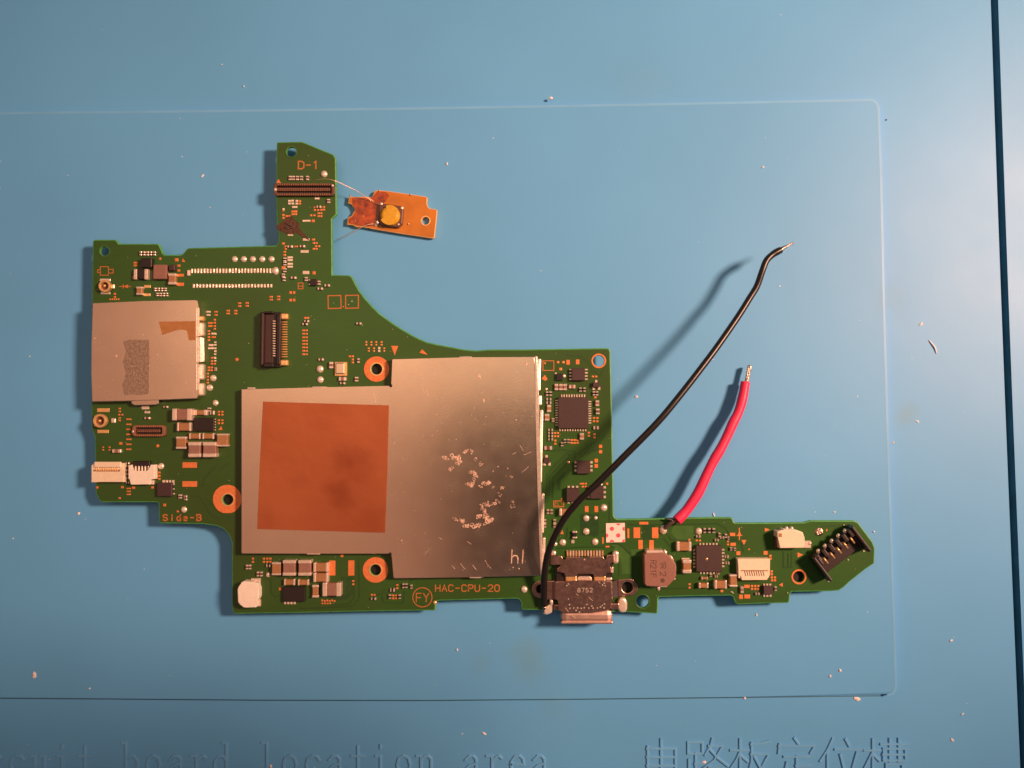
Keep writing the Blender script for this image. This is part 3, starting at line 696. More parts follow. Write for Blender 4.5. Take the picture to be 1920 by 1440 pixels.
# --- radio shield on the left
RCAN = prism('shield_can', [(173,567.6),(270,564.5),(366,561.6),(370,563),(372,575),(372,742),(369.5,747.5),(300,750.3),(297,748),(246,749.5),(243,752.3),(172,753.5),(171.5,700),(172,640)], ZB + 0.19, ZB, M_CAN, BOARD, bev=0.014)
for y0, y1 in ((577, 630), (633, 679), (683, 731)):
    new('can_wall', mesh_from('wall', [P(368.5,y0,ZB+.196), P(368.5,y1,ZB+.196), P(373.5,y1,ZB+.174), P(373.5,y0,ZB+.174), P(368.5,y0,ZB+.1), P(368.5,y1,ZB+.1), P(373.5,y1,ZB+.1), P(373.5,y0,ZB+.1)], [(0,1,2,3),(3,2,6,7),(0,3,7,4),(1,5,6,2),(0,4,5,1)], [M_TIN]), RCAN)
prism('can_tab', [(245,750),(297.5,748.5),(298,757),(292,759.5),(252,760.5),(246,757)], ZB + 0.13, ZB, M_CAN, RCAN, bev=0.015)
for y0, y1, m in ((592, 602, M_GOLD), (604, 630, M_TIN), (682, 712, M_TIN), (718, 742, M_TIN)):
    block('can_side', 373, y0, 381.5, y1, ZB + 0.10, ZB, m, RCAN, bev=0.03)
# sprung clip leaning out towards the lamp
me = mesh_from('clip', [P(374.5,632,ZB+.17), P(374.5,678.5,ZB+.17), P(383,678,ZB+.133), P(382.4,634,ZB+.133), P(374.5,632,ZB+.0), P(374.5,678.5,ZB+.0), P(383,678,ZB+.0), P(382.4,634,ZB+.0)], [(0,1,2,3),(3,2,6,7),(0,3,7,4),(1,5,6,2),(0,4,5,1)], [M_TERM])
new('spring_clip', me, RCAN)
prism('tape_residue', [(297.5,603.2),(366.5,602),(366.5,637.8),(354,638),(350.5,621),(346,618.5),(336,618),(322,622),(304,628)], ZB + 0.1925, ZB + .1895, M_TAPE, RCAN, bev=0)
# worn dull patch (the printed code there is left out)
wp = [(231,640),(244,636.5),(262,637.5),(280,637),(280.5,670),(279,700),(280,738),(262,741),(246,739),(233,741),(229,722),(236,700),(230,678),(236,660)]
prism('scuffed_patch', wp, ZB + 0.1922, ZB + .1895, M_SCUFF, RCAN, bev=0)
RV, RF = [], []
for x, y, rx, ry in ((217.5,667,2,4),(295.5,664.6,1.6,1.6),(178,634,2,1.6),(298,566,2,1.5),(268,628,1.2,2)): blob(x, y, rx, ry, .3, ZB + .19, RV, RF, 0, 7)
for _ in range(26): blob(rs.uniform(178, 364), rs.uniform(570, 744), rs.uniform(.4, 1), rs.uniform(.4, .9), 0, ZB + .19, RV, RF, 0, 6)
stuff(new('glue_residue', mesh_from('glue', RV, RF, [M_RESID]), RCAN))

# --- coaxial sockets
def coax(x, y, r, octo=False):
    z = ZB + 0.11
    s = block('coax_socket', x - r * .8, y - r * .8, x + r * .85, y + r * .8, ZB + 0.03, ZB, M_BROWN if octo else M_GOLD, BOARD, 0.01)
    plate('socket_barrel', circ(x, y, r, 28), [circ(x, y, r * 0.62, 24)], z, ZB + .02, M_GOLD, s, bev=0.012)
    prism('socket_floor', circ(x, y, r * .66, 20), ZB + .035, ZB + .02, M_BROWN, s, bev=0)
    dome('centre_pin', x + 1, y, r * 0.24, ZB + .06, M_GOLD, s, 1.2)
    return s
coax(195.5, 536, 11.5, True); coax(186.6, 789, 13)
for x, y, w, h in ((197,525,20,5),(197.5,549.5,18,4)): pad(x, y, w, h, M_TIN)
for x, y, w, h in ((193.5,769,23,7),(193,809,21,6)): pad(x, y, w, h, M_GOLD)
block('copper_pad', 208, 784, 216, 793, ZB + .03, ZB, M_TIN, BOARD, .01)
block('copper_pad', 209, 533, 214, 541, ZB + .03, ZB, M_TIN, BOARD, .01)

# --- board-to-board sockets
def mezz(x0, y0, x1, y1, n, frame_m, r):
    z = ZB + 0.08
    s = plate('board_socket', rrect(x0, y0, x1, y1, r), [rrect(x0 + r * 1.1, y0 + r * .75, x1 - r * 1.1, y1 - r * .75, 1.5, 2)], z, ZB, frame_m, BOARD, bev=0.012)
    block('socket_floor', x0 + r, y0 + r * .6, x1 - r, y1 - r * .6, ZB + .02, ZB + .001, M_BLACK, s, 0.0)
    xa, xb = x0 + r * 1.6, x1 - r * 2.0
    xs = [xa + (xb - xa) * i / (n - 1) for i in range(n)]
    w = (xb - xa) / n * 0.55
    ym = (y0 + y1) / 2; hh = (y1 - y0)
    block('socket_tongue', xa, ym - hh * .13, xb + 2, ym + hh * .13, ZB + .065, ZB + .02, M_BROWN, s, 0.008)
    boxes('contact_row', [(x, y0 + hh * .10, w, hh * .20) for x in xs] + [(x, y1 - hh * .10, w, hh * .20) for x in xs], z + .012, ZB + .01, frame_m if frame_m is not M_BROWN else M_TERMB, s)
    boxes('contact_row', [(x, ym - hh * .06, w, hh * .10) for x in xs] + [(x, ym + hh * .08, w, hh * .10) for x in xs], ZB + .075, ZB + .03, M_TERMB, s)
    return s
M_TERMB = mat('dull_contact', (0.40, 0.20, 0.13), 0.35, 0.6, 0.15, 20)
big = mezz(513, 343.5, 627, 366.5, 24, M_BROWN, 5)
dome('anchor', 516.5, 355.5, 3.2, ZB + .06, M_SOLDER, big, .8, 1.3); dome('anchor', 623.5, 348, 2.6, ZB + .07, M_SOLDER, big, .7)
mz = mezz(247.5, 797, 310, 818.5, 12, M_GOLDB if 'M_GOLDB' in globals() else M_TERMB, 6)
dome('anchor', 250, 809, 3.0, ZB + .06, M_SOLDER, mz, .8, 1.3)

# --- black ribbon socket in the middle of the left half
FS = block('ribbon_socket', 487, 585, 526.5, 688, ZB + 0.10, ZB, M_BLACK, BOARD, 0.012)
block('socket_wall', 489, 586, 493.5, 684, ZB + 0.20, ZB + .09, M_CHIP, FS, 0.015)
block('socket_wall', 494, 583.5, 512, 587.5, ZB + 0.19, ZB + .09, M_BLACK, FS, 0.012); block('socket_wall', 494, 681, 512, 688, ZB + 0.19, ZB + .09, M_BLACK, FS, 0.012)
block('socket_latch', 517.5, 588, 526, 684, ZB + 0.15, ZB + .09, M_BLACK, FS, 0.02)
block('socket_floor', 497, 590, 512, 680, ZB + 0.115, ZB + .09, M_CHIP, FS, 0.004)
for i in range(15):
    y = 602 + i * 4.66
    block('contact', 510.5, y - 1.3, 516, y + 1.1, ZB + .16, ZB + .1, M_SOLDER, FS, .012)
    block('pin', 526, 603.6 + i * 4.66 - 1.25, 538.5, 603.6 + i * 4.66 + 1.25, ZB + .045, ZB, M_GOLD, FS, .012)
for y0 in (587.5, 674.5): block('anchor_tab', 522, y0, 539, y0 + 11, ZB + .10, ZB, M_GOLD, FS, .02)

# --- two rows of soldered lands at the top left
for i in range(27):
    x = 359 + i * (512 - 359) / 26
    block('solder_land', x - 1.8, 503.2 - .02 * i, x + 1.8, 512.4 - .02 * i, ZB + .02 + rs.uniform(0, .012), ZB, M_SOLDER, BOARD, .012)
block('solder_land', 350, 506, 356, 517, ZB + .035, ZB, M_SOLDER, BOARD, .015)
dome('solder_blob', 517, 508, 6, ZB, M_SOLDER, BOARD, .7, 1.3)
for i in range(25):
    x = 362.5 + i * (508 - 362.5) / 24
    block('solder_land', x - 1.9, 532.2, x + 1.9, 540 - .03 * i, ZB + .02 + rs.uniform(0, .012), ZB, M_SOLDER, BOARD, .012)
for x in (440, 457, 474, 491.6, 509): ball(x, 486, 6)

# --- top-left cluster
capacitor(250, 504, 277, 524, M_BLACK, .09)
chip(263.5, 483.5, 284, 501, .13, M_BLACK, 'choke')
chip(287, 496, 312, 523, .11, M_INDUC, 'choke', bev=.015)
capacitor(314.5, 512, 329.5, 533.5, M_TAN, .10)
chip(316, 496, 327, 507, .09, M_CHIP)
capacitor(254.5, 537, 267, 553, M_TAN, .09)
pad(276, 537, 12, 5, M_GOLD); pad(275, 552.5, 13, 5, M_GOLD)
pad(338, 516, 12, 5); pad(338.5, 533, 12, 6)
tp((254,492.5,9,4),(254,497.6,9,4),(335,498,7,5),(335,507,6,5),(331,487,8,7),(300,485,5,5),(215,551,5,4),(215,557,5,4),(250,520,5,5))
tri([(341,491),(347.5,491),(343,484.5)])
for x in (263,269.5,276,282,289): small(x, 475, 5, 8)
for x in (290,296.5,303,309): small(x, 542.5, 5, 7)
for x in (294,300,306,312): small(x, 552, 5, 7)
tp(*[(206 + i * 4, 561, 3, 3) for i in range(5)])
outline_mark([[(188,500),(203,500),(203,516),(188,516),(188,500)],[(188,505),(183,506),(183,511),(188,511)],[(203,505),(212,505),(212,512),(203,512)]], 1.5)
outline_mark([[(224,537),(245,537)],[(231,533.5),(231,540.5)]], 1.6); tri([(232,537),(240,533.5),(240,540.5)])

# --- strips of tiny parts right of the radio shield
tt((390.5,584.5,8,3.4),(390.5,590.5,7,3.4)); tp((404.5,584.5,7,3.4),(404.5,590.5,7,3.4))
tp((402.5,599.5),(402.5,605),(402.5,611.3),(402.5,616.5),(394,605.5,10,4),(394,611.3,9,4),(391.5,620.6,5.5,4),(391.5,626,5,4),(391.5,632,5,4),(391.5,637.5,5,4),(400.5,632,9,4))
tt((400.5,625.5,9,4),(395,647,9,4),(394.5,653,10,4),(403,646.5,4.5,3.6),(403,641.5,4,3.6),(403,653,4.5,3.6),(403,658.5),(402.7,664,4.5,3),(402.5,670.7),(402.7,676.4,4.5,3))
tp((397,671),(397,677),(402.5,682),(397,682),(391.5,689,5,4),(391.5,694,5,4),(397,689,5,4),(397,694,5,4))
small(403.5, 692, 5, 6)
tp((389.5,700.5,4.5,3.4),(389.5,706,4.5,3.4),(389.5,712,4.5,3.4),(389.5,717.5,4.5,3.4))
ball(400, 709, 6.2); ball(393.5, 727, 6.2); ball(404, 755.5, 5.8)
dome('printed_dot', 444, 674, 3.2, ZB, M_PAD, BOARD, .2)
for x, y in ((427.5,585),(441.5,585),(449,571),(463,570.5),(508,559),(522,558.5)): tp((x, y - 2.6, 7, 3.6), (x, y + 2.8, 7, 3.6))
tp((544.5,548.5,5.5,6),(551,548.5,5.5,6),(544.5,562.6,5.5,6),(551,562.6,5.5,6))

# --- tower
word('D-1', 559.5, 316.5, 14, 13.4, 2.4, 1.15)
for x in (543.5,549.5,557,564.5,576): small(x, 333.5, 6, 8.5)
ball(607.7, 326.5, 6.6)
tri([(518,343),(527,343),(522,335.5)])
for q in ((542,376.5),(542,381.5),(548,376),(548.5,381.5),(556,376.3),(556,381.5),(549.5,388),(554.5,388),(594,372,9,4),(531,392,4,4)): tt((q[0], q[1], *(q[2:] or (5, 4))))
tp((562,377,5,4.5),(562,381.7,5,4.5),(549,396.5,7,4.5),(554.5,396.5,6,5),(549,401.5,7,4),(554,401.5,6,4),(531,394.5,4,4),(531,403,5,5),(531,408.5,5,4),(537,405),(542,405))
small(615.6, 376.6, 6, 8); small(597.5, 387.5, 9, 5)
tp((590,388.7),(590,393.6),(607,388),(607,393),(596,393.5),(602,393.5),(597,399.7),(602,399.7),(597,405.2),(602,405.2),(583,403.6),(589,403.6))
tt((577,413.8,9,4),(569.5,414,6,4)); tp((587,414,6.5,6))
tt((544,440.7,10,3)); pad(574, 449, 12.5, 4.6, M_TERM); tp((587.5,449,7,4.5),(588,455.5),(593,455.5),(592,461.5),(598,461.5),(588,466.5),(593,466.5))
tp((531,456.5,6,5),(535,462),(535.5,466.5),(555,462,8,3))
small(543.5, 462, 10, 5); small(566.5, 461.5, 10, 5)
pad(571, 471.5, 15, 5, M_TERM)
for y in (472, 478, 484): tp((533.5, y, 6, 4))
for y in (482.5, 487.5, 494.5, 500): tt((543.5, y, 10, 4))
for y in (486.5, 494, 506.5): small(533.5, y, 6, 7.5, M_BLACK)
small(530.5, 516, 6, 7); small(532, 523, 6, 8, M_BLACK)
pad(531.5, 503, 7, 8)
pad(573.5, 511, 12, 6, M_TERM); tp((588.5,511.5,7,7))
for x, y, w, h in ((550,520.5,10,5),(573.5,523,6,8),(600,541,10,5),(613,535,10,5),(597.5,530,6,8),(672.5,606.5,10,4.5),(642,718.5,10,4.5),(601.5,674,10,5),(671.5,676,5,9)): small(x, y, w, h)
chip(581, 523, 593.5, 535.5, .06, M_BLACK, psize=(3, 3), pins=(('l', 2, 525, 533),))
outline_mark([[(559,530.5),(568,530.5),(568,541.5),(559,541.5),(559,530.5)],[(559,536.5),(568,536.5)]], 1.6)
outline_mark([[(615,554.5),(639,554),(639.5,578),(615.5,578.5),(615,554.5)]], 2.0); outline_mark([[(648,554),(672,553.5),(672,577.5),(648,578),(648,554)]], 2.0)
tp((643.5,575,2.5,2.5)); tt((659.5,565,2.2,2.2),(653,571,1.6,1.6))
for y in (619.4,625.8,632.3,638.8,645,651.4,657.8,664.2): tp((568.5, y, 5.5, 3.6), (574.3, y, 5, 3.6))
tp((572,596,5,4),(577,596,5,4))
small(574.5, 602, 9, 4.5, M_BLACK); small(571.5, 607.5, 10, 4.8, M_BLACK)
tp(*[(x, y, 4, 3.6) for x in (686.4,695.8,705,715) for y in (641.3,646.3)], *[(x, y, 4, 3.6) for x in (691,700.8,720) for y in (653,658)]); tt((710.5,652.5,4.5,4.5),(710.5,658,4.5,4.5))
tp((655.5,668),(661,668),(661,674,4.5,4),(661,679.5,4.5,4))
tri([(733.4,648.5),(746.7,648.5),(740,666.5)]); tri([(786.5,661.5),(791.5,655),(802,665)])
ball(600, 692, 7); ball(600.6, 712, 6.5)
cr_ = block('crystal', 627.5, 678.5, 650.5, 705, ZB + .035, ZB, M_GOLD, BOARD, .008)
block('crystal_lid', 629, 680, 645.5, 701, ZB + .075, ZB + .03, M_CAN, cr_, .02)
small(620.4, 684.5, 7.5, 12.5, M_MAUVE, .06); small(641.8, 710.3, 14, 7.5, M_MAUVE, .06); small(668, 711, 7, 9)
FLX = prism('burnt_flux', [(517,424),(530,416),(536,408),(545,404),(552,412),(562,420),(560,428),(572,440),(582,452),(566,444),(556,436),(546,442),(532,436),(522,432)], ZB + .006, ZB - .001, M_FLUX, BOARD, bev=.003, seg=1)
for q in ([(535,418.5,ZB+.02),(543,422,ZB+.03),(549,424.5,ZB+.02)], [(534,426,ZB+.02),(541,429.5,ZB+.025)], [(541,422,ZB+.02),(546,421,ZB+.02)], [(540,428,ZB+.02),(549,427,ZB+.02)]):
    tube('wire_stub', q, .0085, M_STRAND, FLX, 3, 6)

# --- left-hand cluster
for x, y, w, h in ((272.5,764.5,14,6),(276,773,10,4)): pad(x, y, w, h, M_TIN)
small(275.5, 784, 11, 4.6); small(310, 763, 9, 4)
tp((224,766,5,3.4),(224,771.5,5,3.4),(223,777.6,4.5,3.4),(229,777.6,4.5,3.4),(224,783.5,5,3.4),(224,788.5,5,3.4))
for y in (786,795.6,805,814.4,823.7,833,842.4): tp((238.5, y, 5, 3.2), (243.7, y, 5, 3.2))
small(218, 845.7, 17, 7, M_MAUVE, .06)
tp((193,838.5,4,3),(193,843.6,4,3),(205,838.5,4,3),(205,843.6,4,3),(226,831.5,7,6),(308.5,947,6,6),(298.5,886,5,4),(298.5,892,5,4),(298.5,898,5,4),(285.6,914,6,5),(229,913.5,6,5),(250,914.5,7,5),(241,916,9,3),(241,921.5,9,3),(241,927,9,3),(224,934,5,4),(182,914,5,5),(410,772),(416.5,772),(410,777.5),(416.5,777.5),(410,788),(416.5,788),(410,793.5),(416.5,793.5))
dome('printed_dot', 295.5, 836, 3.0, ZB, M_PAD, BOARD, .2)
tri([(409,806),(417,806),(415,799)])
capacitor(322, 766, 359, 788.5, M_MAUVE, .15, term=.25)
capacitor(362, 768, 388, 779, M_TAN, .08)
capacitor(331, 792, 357.5, 808.5, M_TAN, .11, term=.16)
capacitor(329, 818.5, 349, 842, M_TAN, .12, term=.2)
capacitor(354, 812, 375, 823.5, M_TAN, .09, term=.14); capacitor(379, 812, 400.5, 823.5, M_TAN, .09, term=.14)
capacitor(405.5, 813, 427, 837.5, M_TAN, .12, term=.16)
capacitor(352, 828.5, 376, 857.5, M_MAUVE, .16); capacitor(379.5, 828.5, 405, 857.5, M_MAUVE, .16)
small(391.5, 768, 7, 8); small(397.5, 774, 8, 8)
chip(362.5, 783, 401, 808.5, .07, M_BLACK, pins=(('r', 5, 786, 806),), psize=(2.4, 3.5))
ball(302, 874, 6); ball(345, 955.5, 6); tp((333,959,5,4))
pad(355.5, 872, 27, 10.5); pad(355.5, 907.5, 27.5, 10.5)
chip(294, 905, 322, 931, .08, M_CHIP, pins=(('t', 4, 306, 324),), psize=(4.2, 6))
tt((325,908,3,3),(325,917,3,3),(325,926,4,3))
small(337, 931, 7, 8); small(347, 931, 6, 5); small(347, 936.5, 6, 4)
word('Side-B', 306, 976, 11, 12.6, 2.4, 1.1)
# cream ribbon connector
c = prism('ribbon_connector', [(171,873),(176,868.5),(231,868.5),(232,880),(231,884),(231,892),(232.5,894),(232,904),(218,904),(215,902.5),(186,902.5),(183,904.5),(171,904.5)], ZB + .12, ZB, M_CREAM, BOARD, bev=.012)
block('connector_lip', 176, 866, 226, 876.5, ZB + .15, ZB + .1, M_CREAM, c, .012)
block('connector_slot', 175, 880.5, 225, 884, ZB + .124, ZB + .1, M_TAN, c, 0)
for i in range(13): block('contact', 180 + i * 3.3 - .8, 876.5, 180 + i * 3.3 + .8, 883, ZB + .13, ZB + .1, M_GOLD, c, .004)
# white connector with open black latch
c = prism('ribbon_connector', [(240.5,873),(246,871.5),(249,881),(253,884),(276,884),(280,880),(282,871.5),(289.5,871.5),(290,898),(280,899),(279.5,908.5),(274,908.5),(270,907),(250,907.5),(247,909),(244.5,908),(244.5,899),(240.5,897)], ZB + .13, ZB, M_WHITE, BOARD, bev=.012)
block('latch', 248.5, 864.5, 280.5, 878, ZB + .08, ZB + .0, M_BLACK, c, .012)
for i in range(5): block('pin', 252 + i * 6.0, 873.5, 255 + i * 6.0, 884, ZB + .10, ZB + .02, M_TERM, c, .01)
block('anchor_tab', 279, 900, 288, 909, ZB + .06, ZB, M_TIN, c, .012)
for y in (868.5, 874, 882, 889, 897, 905): small(238.7, y, 6.5, 4, M_BLACK)

# --- lower-left cluster
capacitor(508.6, 1054.5, 527, 1079, M_TAN, .11, term=.16); capacitor(529.5, 1050.5, 554, 1080, M_MAUVE, .16, term=.22); capacitor(558.5, 1050.5, 583, 1080, M_MAUVE, .16, term=.22)
capacitor(587, 1055, 615.5, 1073, M_TAN, .11, term=.2); capacitor(587, 1074, 615.5, 1092, M_TAN, .11, term=.2)
capacitor(532, 1086, 552.5, 1098, M_TAN, .08, term=.16); capacitor(558, 1086.5, 578.5, 1098, M_TAN, .08, term=.16)
capacitor(584.5, 1097, 597.5, 1121, M_TAN, .09, term=.2); capacitor(604, 1093, 639, 1118.5, M_MAUVE, .16)
chip(530.5, 1100.5, 571.5, 1128.5, .08, M_BLACK, pins=(('b', 4, 534, 552),), psize=(4, 6))
pad(623, 1065, 11.5, 28); pad(658.5, 1065, 11.5, 28.5)
small(462.5, 1063.5, 5, 9); small(468, 1063.5, 5, 9); small(483, 1076.5, 5, 9); small(489.5, 1076.5, 5, 9)
tp((474,1047.5),(474,1053.5),(494.5,1047.5),(500.7,1047.5),(506.5,1047.5),(494.5,1053.5),(500.7,1053.5),(506.5,1053.5),(641,1042,6,6),(525.5,1104.5,6,6),(662,1089.5),(662,1095.5),*[(604 + i * 4.6, 1126 + (i % 2), 4, 4) for i in range(6)],*[(604 + i * 5, 1131.5, 4, 3.4) for i in range(4)])
small(503, 1060.5, 9, 6.5, M_BLACK); dome('solder_blob', 503, 1077.5, 4.5, ZB, M_SOLDER, BOARD, .8)
tp((697,1115.5,4,4),(702,1115.5,4,4)); small(700, 1123, 10, 5, M_BLACK)
tp((744.5,1097),(744.5,1103),(737,1116.5),(737,1122),(743,1116.5),(743,1122))
for x in (756, 761.5): small(x, 1098.5, 4.6, 9, M_BLACK)
small(771, 1100.5, 5, 7.5); small(735.5, 1106.5, 9, 7, M_BLACK); small(730.5, 1119, 5, 8.5, M_BLACK); small(749, 1119, 5, 8.5, M_BLACK)
# white power connector, lower left
c = prism('power_connector', [(452,1092),(456,1090),(474,1091),(478,1093),(483,1093.5),(483.5,1102),(485,1104),(485,1120),(483,1125),(480,1128),(479.5,1139),(461,1139.8),(457,1137),(450,1134.5),(446,1129),(445,1106),(446.5,1101),(451,1098)], ZB + .19, ZB, M_WHITE, BOARD, bev=.016)
block('anchor_tab', 470, 1084.5, 488, 1097, ZB + .04, ZB, M_TERM, c, .01); block('anchor_tab', 480, 1124, 488.5, 1137.5, ZB + .04, ZB, M_TERM, c, .01)
dome('solder_blob', 483, 1092.5, 4.5, ZB + .03, M_SOLDER, c, .8)
block('contact', 486, 1106, 489, 1119, ZB + .04, ZB, M_TIN, c, .01)

word('HAC-CPU-20', 816.5, 1108.8, 12, 12.35, 1.9, 1.12)
outline_mark([circ(792, 1120, 18, 36) + [circ(792, 1120, 18, 36)[0]]], 1.6)
for i_, ch_ in enumerate('FY'): ribbon('printed_letter', text_strokes(ch_, 780.5 + 13.4 * i_, 1128.5, 16, 13.4, 0, 1.0), 1.8, ZB, M_PRINT, BOARD)
dome('solder_dot', 815.4, 1129.7, 4, ZB - .01, M_GOLD, BOARD, .7); ball(982.7, 1105, 6.4)

# --- right column
outline_mark([[(1018,676.5),(1038.5,676.5),(1038.5,694.5),(1018,694.5),(1018,676.5)]], 1.5)
tp((1021.6,681,3.5,3.5),(1046,679,5,5),(1056,679,5,5),(1051,692,6,6),(1111.5,706),(1117.5,706),(1089,907,5,3.6),(1138,907,5,5))
pad(1065, 679.3, 6.5, 9); pad(1083, 678.6, 6.5, 9)
tri([(1016,710),(1021.5,703),(1027,711),(1022,714)])
chip(1072, 690.5, 1097, 713.5, .10, M_CHIP, pins=(('l', 4, 693, 711), ('r', 4, 693, 711)), psize=(3, 6))
chip(1043, 700.5, 1055, 713.5, .06, M_BLACK); dome('solder_blob', 1057.5, 705, 3.4, ZB, M_SOLDER, BOARD, .8); tt((1042,700,4,3.5))
for x in (1043.3, 1051.7, 1059.7): small(x, 725.7, 7, 12.5, M_MAUVE, .06)
small(1073, 725, 12, 7.5, M_MAUVE, .06)
t_ = chip(1111.5, 717, 1124, 726.5, .08, M_CHIP, 'transistor', pins=(('t', 1, 1117.5, 1117.5), ('b', 2, 1113, 1123)), psize=(5, 6))
for x, y in ((1088.5,730.5),(1096,730.5),(1113.5,737.5),(1119.5,737.5),(1025.8,738),(1032.6,738)): small(x, y, 5, 8.5, M_BLACK)
tp((1116,745,5,4)); 
for y in (748.5, 755): small(1029.2, y, 9.5, 5, M_BLACK)
small(1029.5, 765.8, 8, 14, M_TAN, .06); small(1025.8, 782.5, 8.5, 13, M_TAN, .06); small(1037, 787.5, 5.5, 7)
dome('solder_blob', 1024.5, 729.5, 2.4, ZB, M_SOLDER, BOARD, .8)
chip(1046.5, 744.5, 1103.5, 803.5, .09, M_CHIP, 'processor_chip', pins=(('t', 10, 1053, 1096), ('r', 10, 753, 793), ('l', 11, 751, 797), ('b', 11, 1050, 1098)), psize=(2.6, 6.5))
small(1119.8, 756, 7.5, 11, M_MAUVE, .06); small(1120.6, 771.5, 7.5, 11, M_DARKC, .06)
tp((1113.5,783.8),(1119.8,783.8),(1113.5,789.8),(1119.8,789.8),(1104,811.3),(1104,817),(1114.6,814.3),(1114.6,820.3),(1040.5,812),(1046,812),(1040.5,818),(1046,818),(1041,826),(1041,832),(1071.5,825),(1077,825),(1082.5,825.5),(1071.5,830.5),(1077,830.5),(1082.5,830.5))
small(1117.5, 802.2, 10.5, 7); small(1091, 818.3, 8, 13, M_TAN, .06)
for y in (806, 812, 818, 824): small(1032.4, y, 9, 4.6, M_BLACK)
small(1059.5, 827, 5, 8, M_BLACK); small(1066, 827, 5, 8, M_BLACK); small(1053.8, 833, 5, 8, M_BLACK)
small(1028, 840, 14.5, 7.5, M_DARKC, .06)
chip(1020, 858, 1030.5, 868.5, .08, M_CHIP, 'transistor', pins=(('t', 1, 1024.5, 1024.5), ('b', 2, 1021, 1030)), psize=(5, 6))
pad(1126, 837, 6, 6); pad(1126, 847, 6, 6); pad(1118, 863.7, 6.5, 7); pad(1118, 873.6, 6.5, 7)
dome('printed_dot', 1066, 866.7, 2.4, ZB, M_GOLD, BOARD, .3)
chip(1081.5, 864, 1107, 888.5, .10, M_CHIP, pins=(('r', 3, 867, 882), ('l', 3, 867, 882)), psize=(4.5, 5))
chip(1062, 915, 1086.5, 940.5, .10, M_CHIP, pins=(('t', 3, 1066, 1082), ('b', 3, 1066, 1082)), psize=(4.5, 5))
chip(1106.5, 911, 1132, 935.5, .10, M_CHIP, pins=(('r', 3, 914, 932), ('l', 3, 914, 932)), psize=(4.5, 5)); dome('solder_blob', 1127.5, 908.5, 2.4, ZB, M_SOLDER, BOARD, .8)
tp((1092.5,907),(1098,907),(1092.5,912.5),(1098,912.5))
outline_mark([[(1038,939.5),(1056.5,939),(1057,950),(1038.5,950.5),(1038,939.5)]], 1.6); word('EL1', 1040.5, 948, 6.5, 5.4, 0.8)
tp((1053,935.5,3,3))
capacitor(1048.5, 953.5, 1068, 967.5, M_TAN, .10)
for x in (1027.5, 1034): small(x, 959.5, 5, 9, M_DARKC)
for x, y in ((1021.6,977.5),(1021.6,985.5),(1040,977.5),(1040,985.5)): small(x, y, 5.5, 8, M_DARKC)
pad(1100, 954.5, 7, 11.5); pad(1118, 954.5, 7, 11.5)
for x, y, r in ((1132,952,6.6),(1099,971.7,6.1),(1117,971,3.5),(1099,996.4,6.3),(1115.6,1015.8,6.4),(1055,1017,6.4),(1041,1020,4),(1310,996,6.4)): ball(x, y, r)
plate('land_ring', circ(1132, 952, 8.5, 24), [circ(1132, 952, 6.8, 24)], ZB + .004, ZB - .001, M_LINE2, BOARD, bev=.001)
tri([(1050.5,1001),(1057,1002),(1054.5,993.5)])
capacitor(1073, 996, 1082, 1010, M_BLACK, .07); block('solder_land', 1071, 1012.5, 1077, 1019, ZB + .02, ZB, M_TERM, BOARD, .01)
# sticker
st_ = prism('paper_sticker', [(1136,981.2),(1171.5,980.5),(1172,1016.5),(1136.5,1017.2)], ZB + .012, ZB - .001, M_PAPER, BOARD, bev=.002, seg=1)
def half(x, y, r, box):
    return [(min(max(a, box[0]), box[2]), min(max(b, box[1]), box[3])) for a, b in circ(x, y, r, 24)]
for x, y, r in ((1147.3,991.4,4),(1159.2,1003.9,4),(1159.5,981,4),(1171,991.5,3.9),(1137,1004,3.8),(1147.5,1016,4),(1170.5,1014.8,3.6)):
    prism('printed_dot', half(x, y, r, (1136.6, 981.6, 1171.4, 1016.4)), ZB + .0145, ZB + .011, M_PINK, st_, bev=0)
for x, y, w, h in ((1178,1000,4,18),(1194,999,12.5,20),(1228.5,999,12,20),(1207,981,17,5),(1201,1021,8.5,17),(1221.5,1021,8.5,16.5),(1130.4,1013.5,3,12),(1139,1025,8,3)): pad(x, y, w, h)

# --- USB port
U = lambda x, y: (990 + x * .1097, 1020 + y * .1097)
zu = ZB + .22
USB = prism('usb_port', [U(*q) for q in ((470,640),(650,640),(840,622),(1100,625),(1340,622),(1445,640),(1450,920),(1425,935),(1425,1110),(1340,1145),(1150,1172),(650,1185),(560,1140),(530,1140),(530,960),(475,955))], zu, ZB + .02, M_USB, BOARD, bev=.02)
prism('shell_flange', [U(*q) for q in ((300,628),(468,628),(472,955),(300,955))], zu - .08, ZB + .01, M_USB, USB, bev=.02)
prism('shell_fold', [U(*q) for q in ((452,645),(500,645),(500,955),(452,955))], zu - .02, ZB + .05, M_USB, USB, bev=.03)
me = mesh_from('fold', [P(*U(1452,640),zu-.005), P(*U(1452,915),zu-.005), P(*U(1535,905),zu-.10), P(*U(1530,605),zu-.10), P(*U(1535,905),ZB), P(*U(1530,605),ZB)], [(0,1,2,3),(3,2,4,5)], [M_USB])
new('shell_fold', me, USB)
prism('back_plate', [U(*q) for q in ((400,180),(450,200),(575,205),(590,265),(640,280),(665,225),(890,225),(900,240),(1050,240),(1060,220),(1285,215),(1300,265),(1330,285),(1365,190),(1470,190),(1480,310),(1400,320),(1385,380),(1420,395),(1430,490),(1330,490),(1330,560),(1128,560),(1125,500),(845,495),(838,560),(640,560),(635,490),(500,480),(500,420),(570,380),(560,340),(460,340),(440,365),(385,350))], zu - .04, ZB + .10, M_USB, USB, bev=.012)
block('shell_base', *U(480, 330), *U(1440, 640), ZB + .105, ZB, M_BLACK, USB, .01)
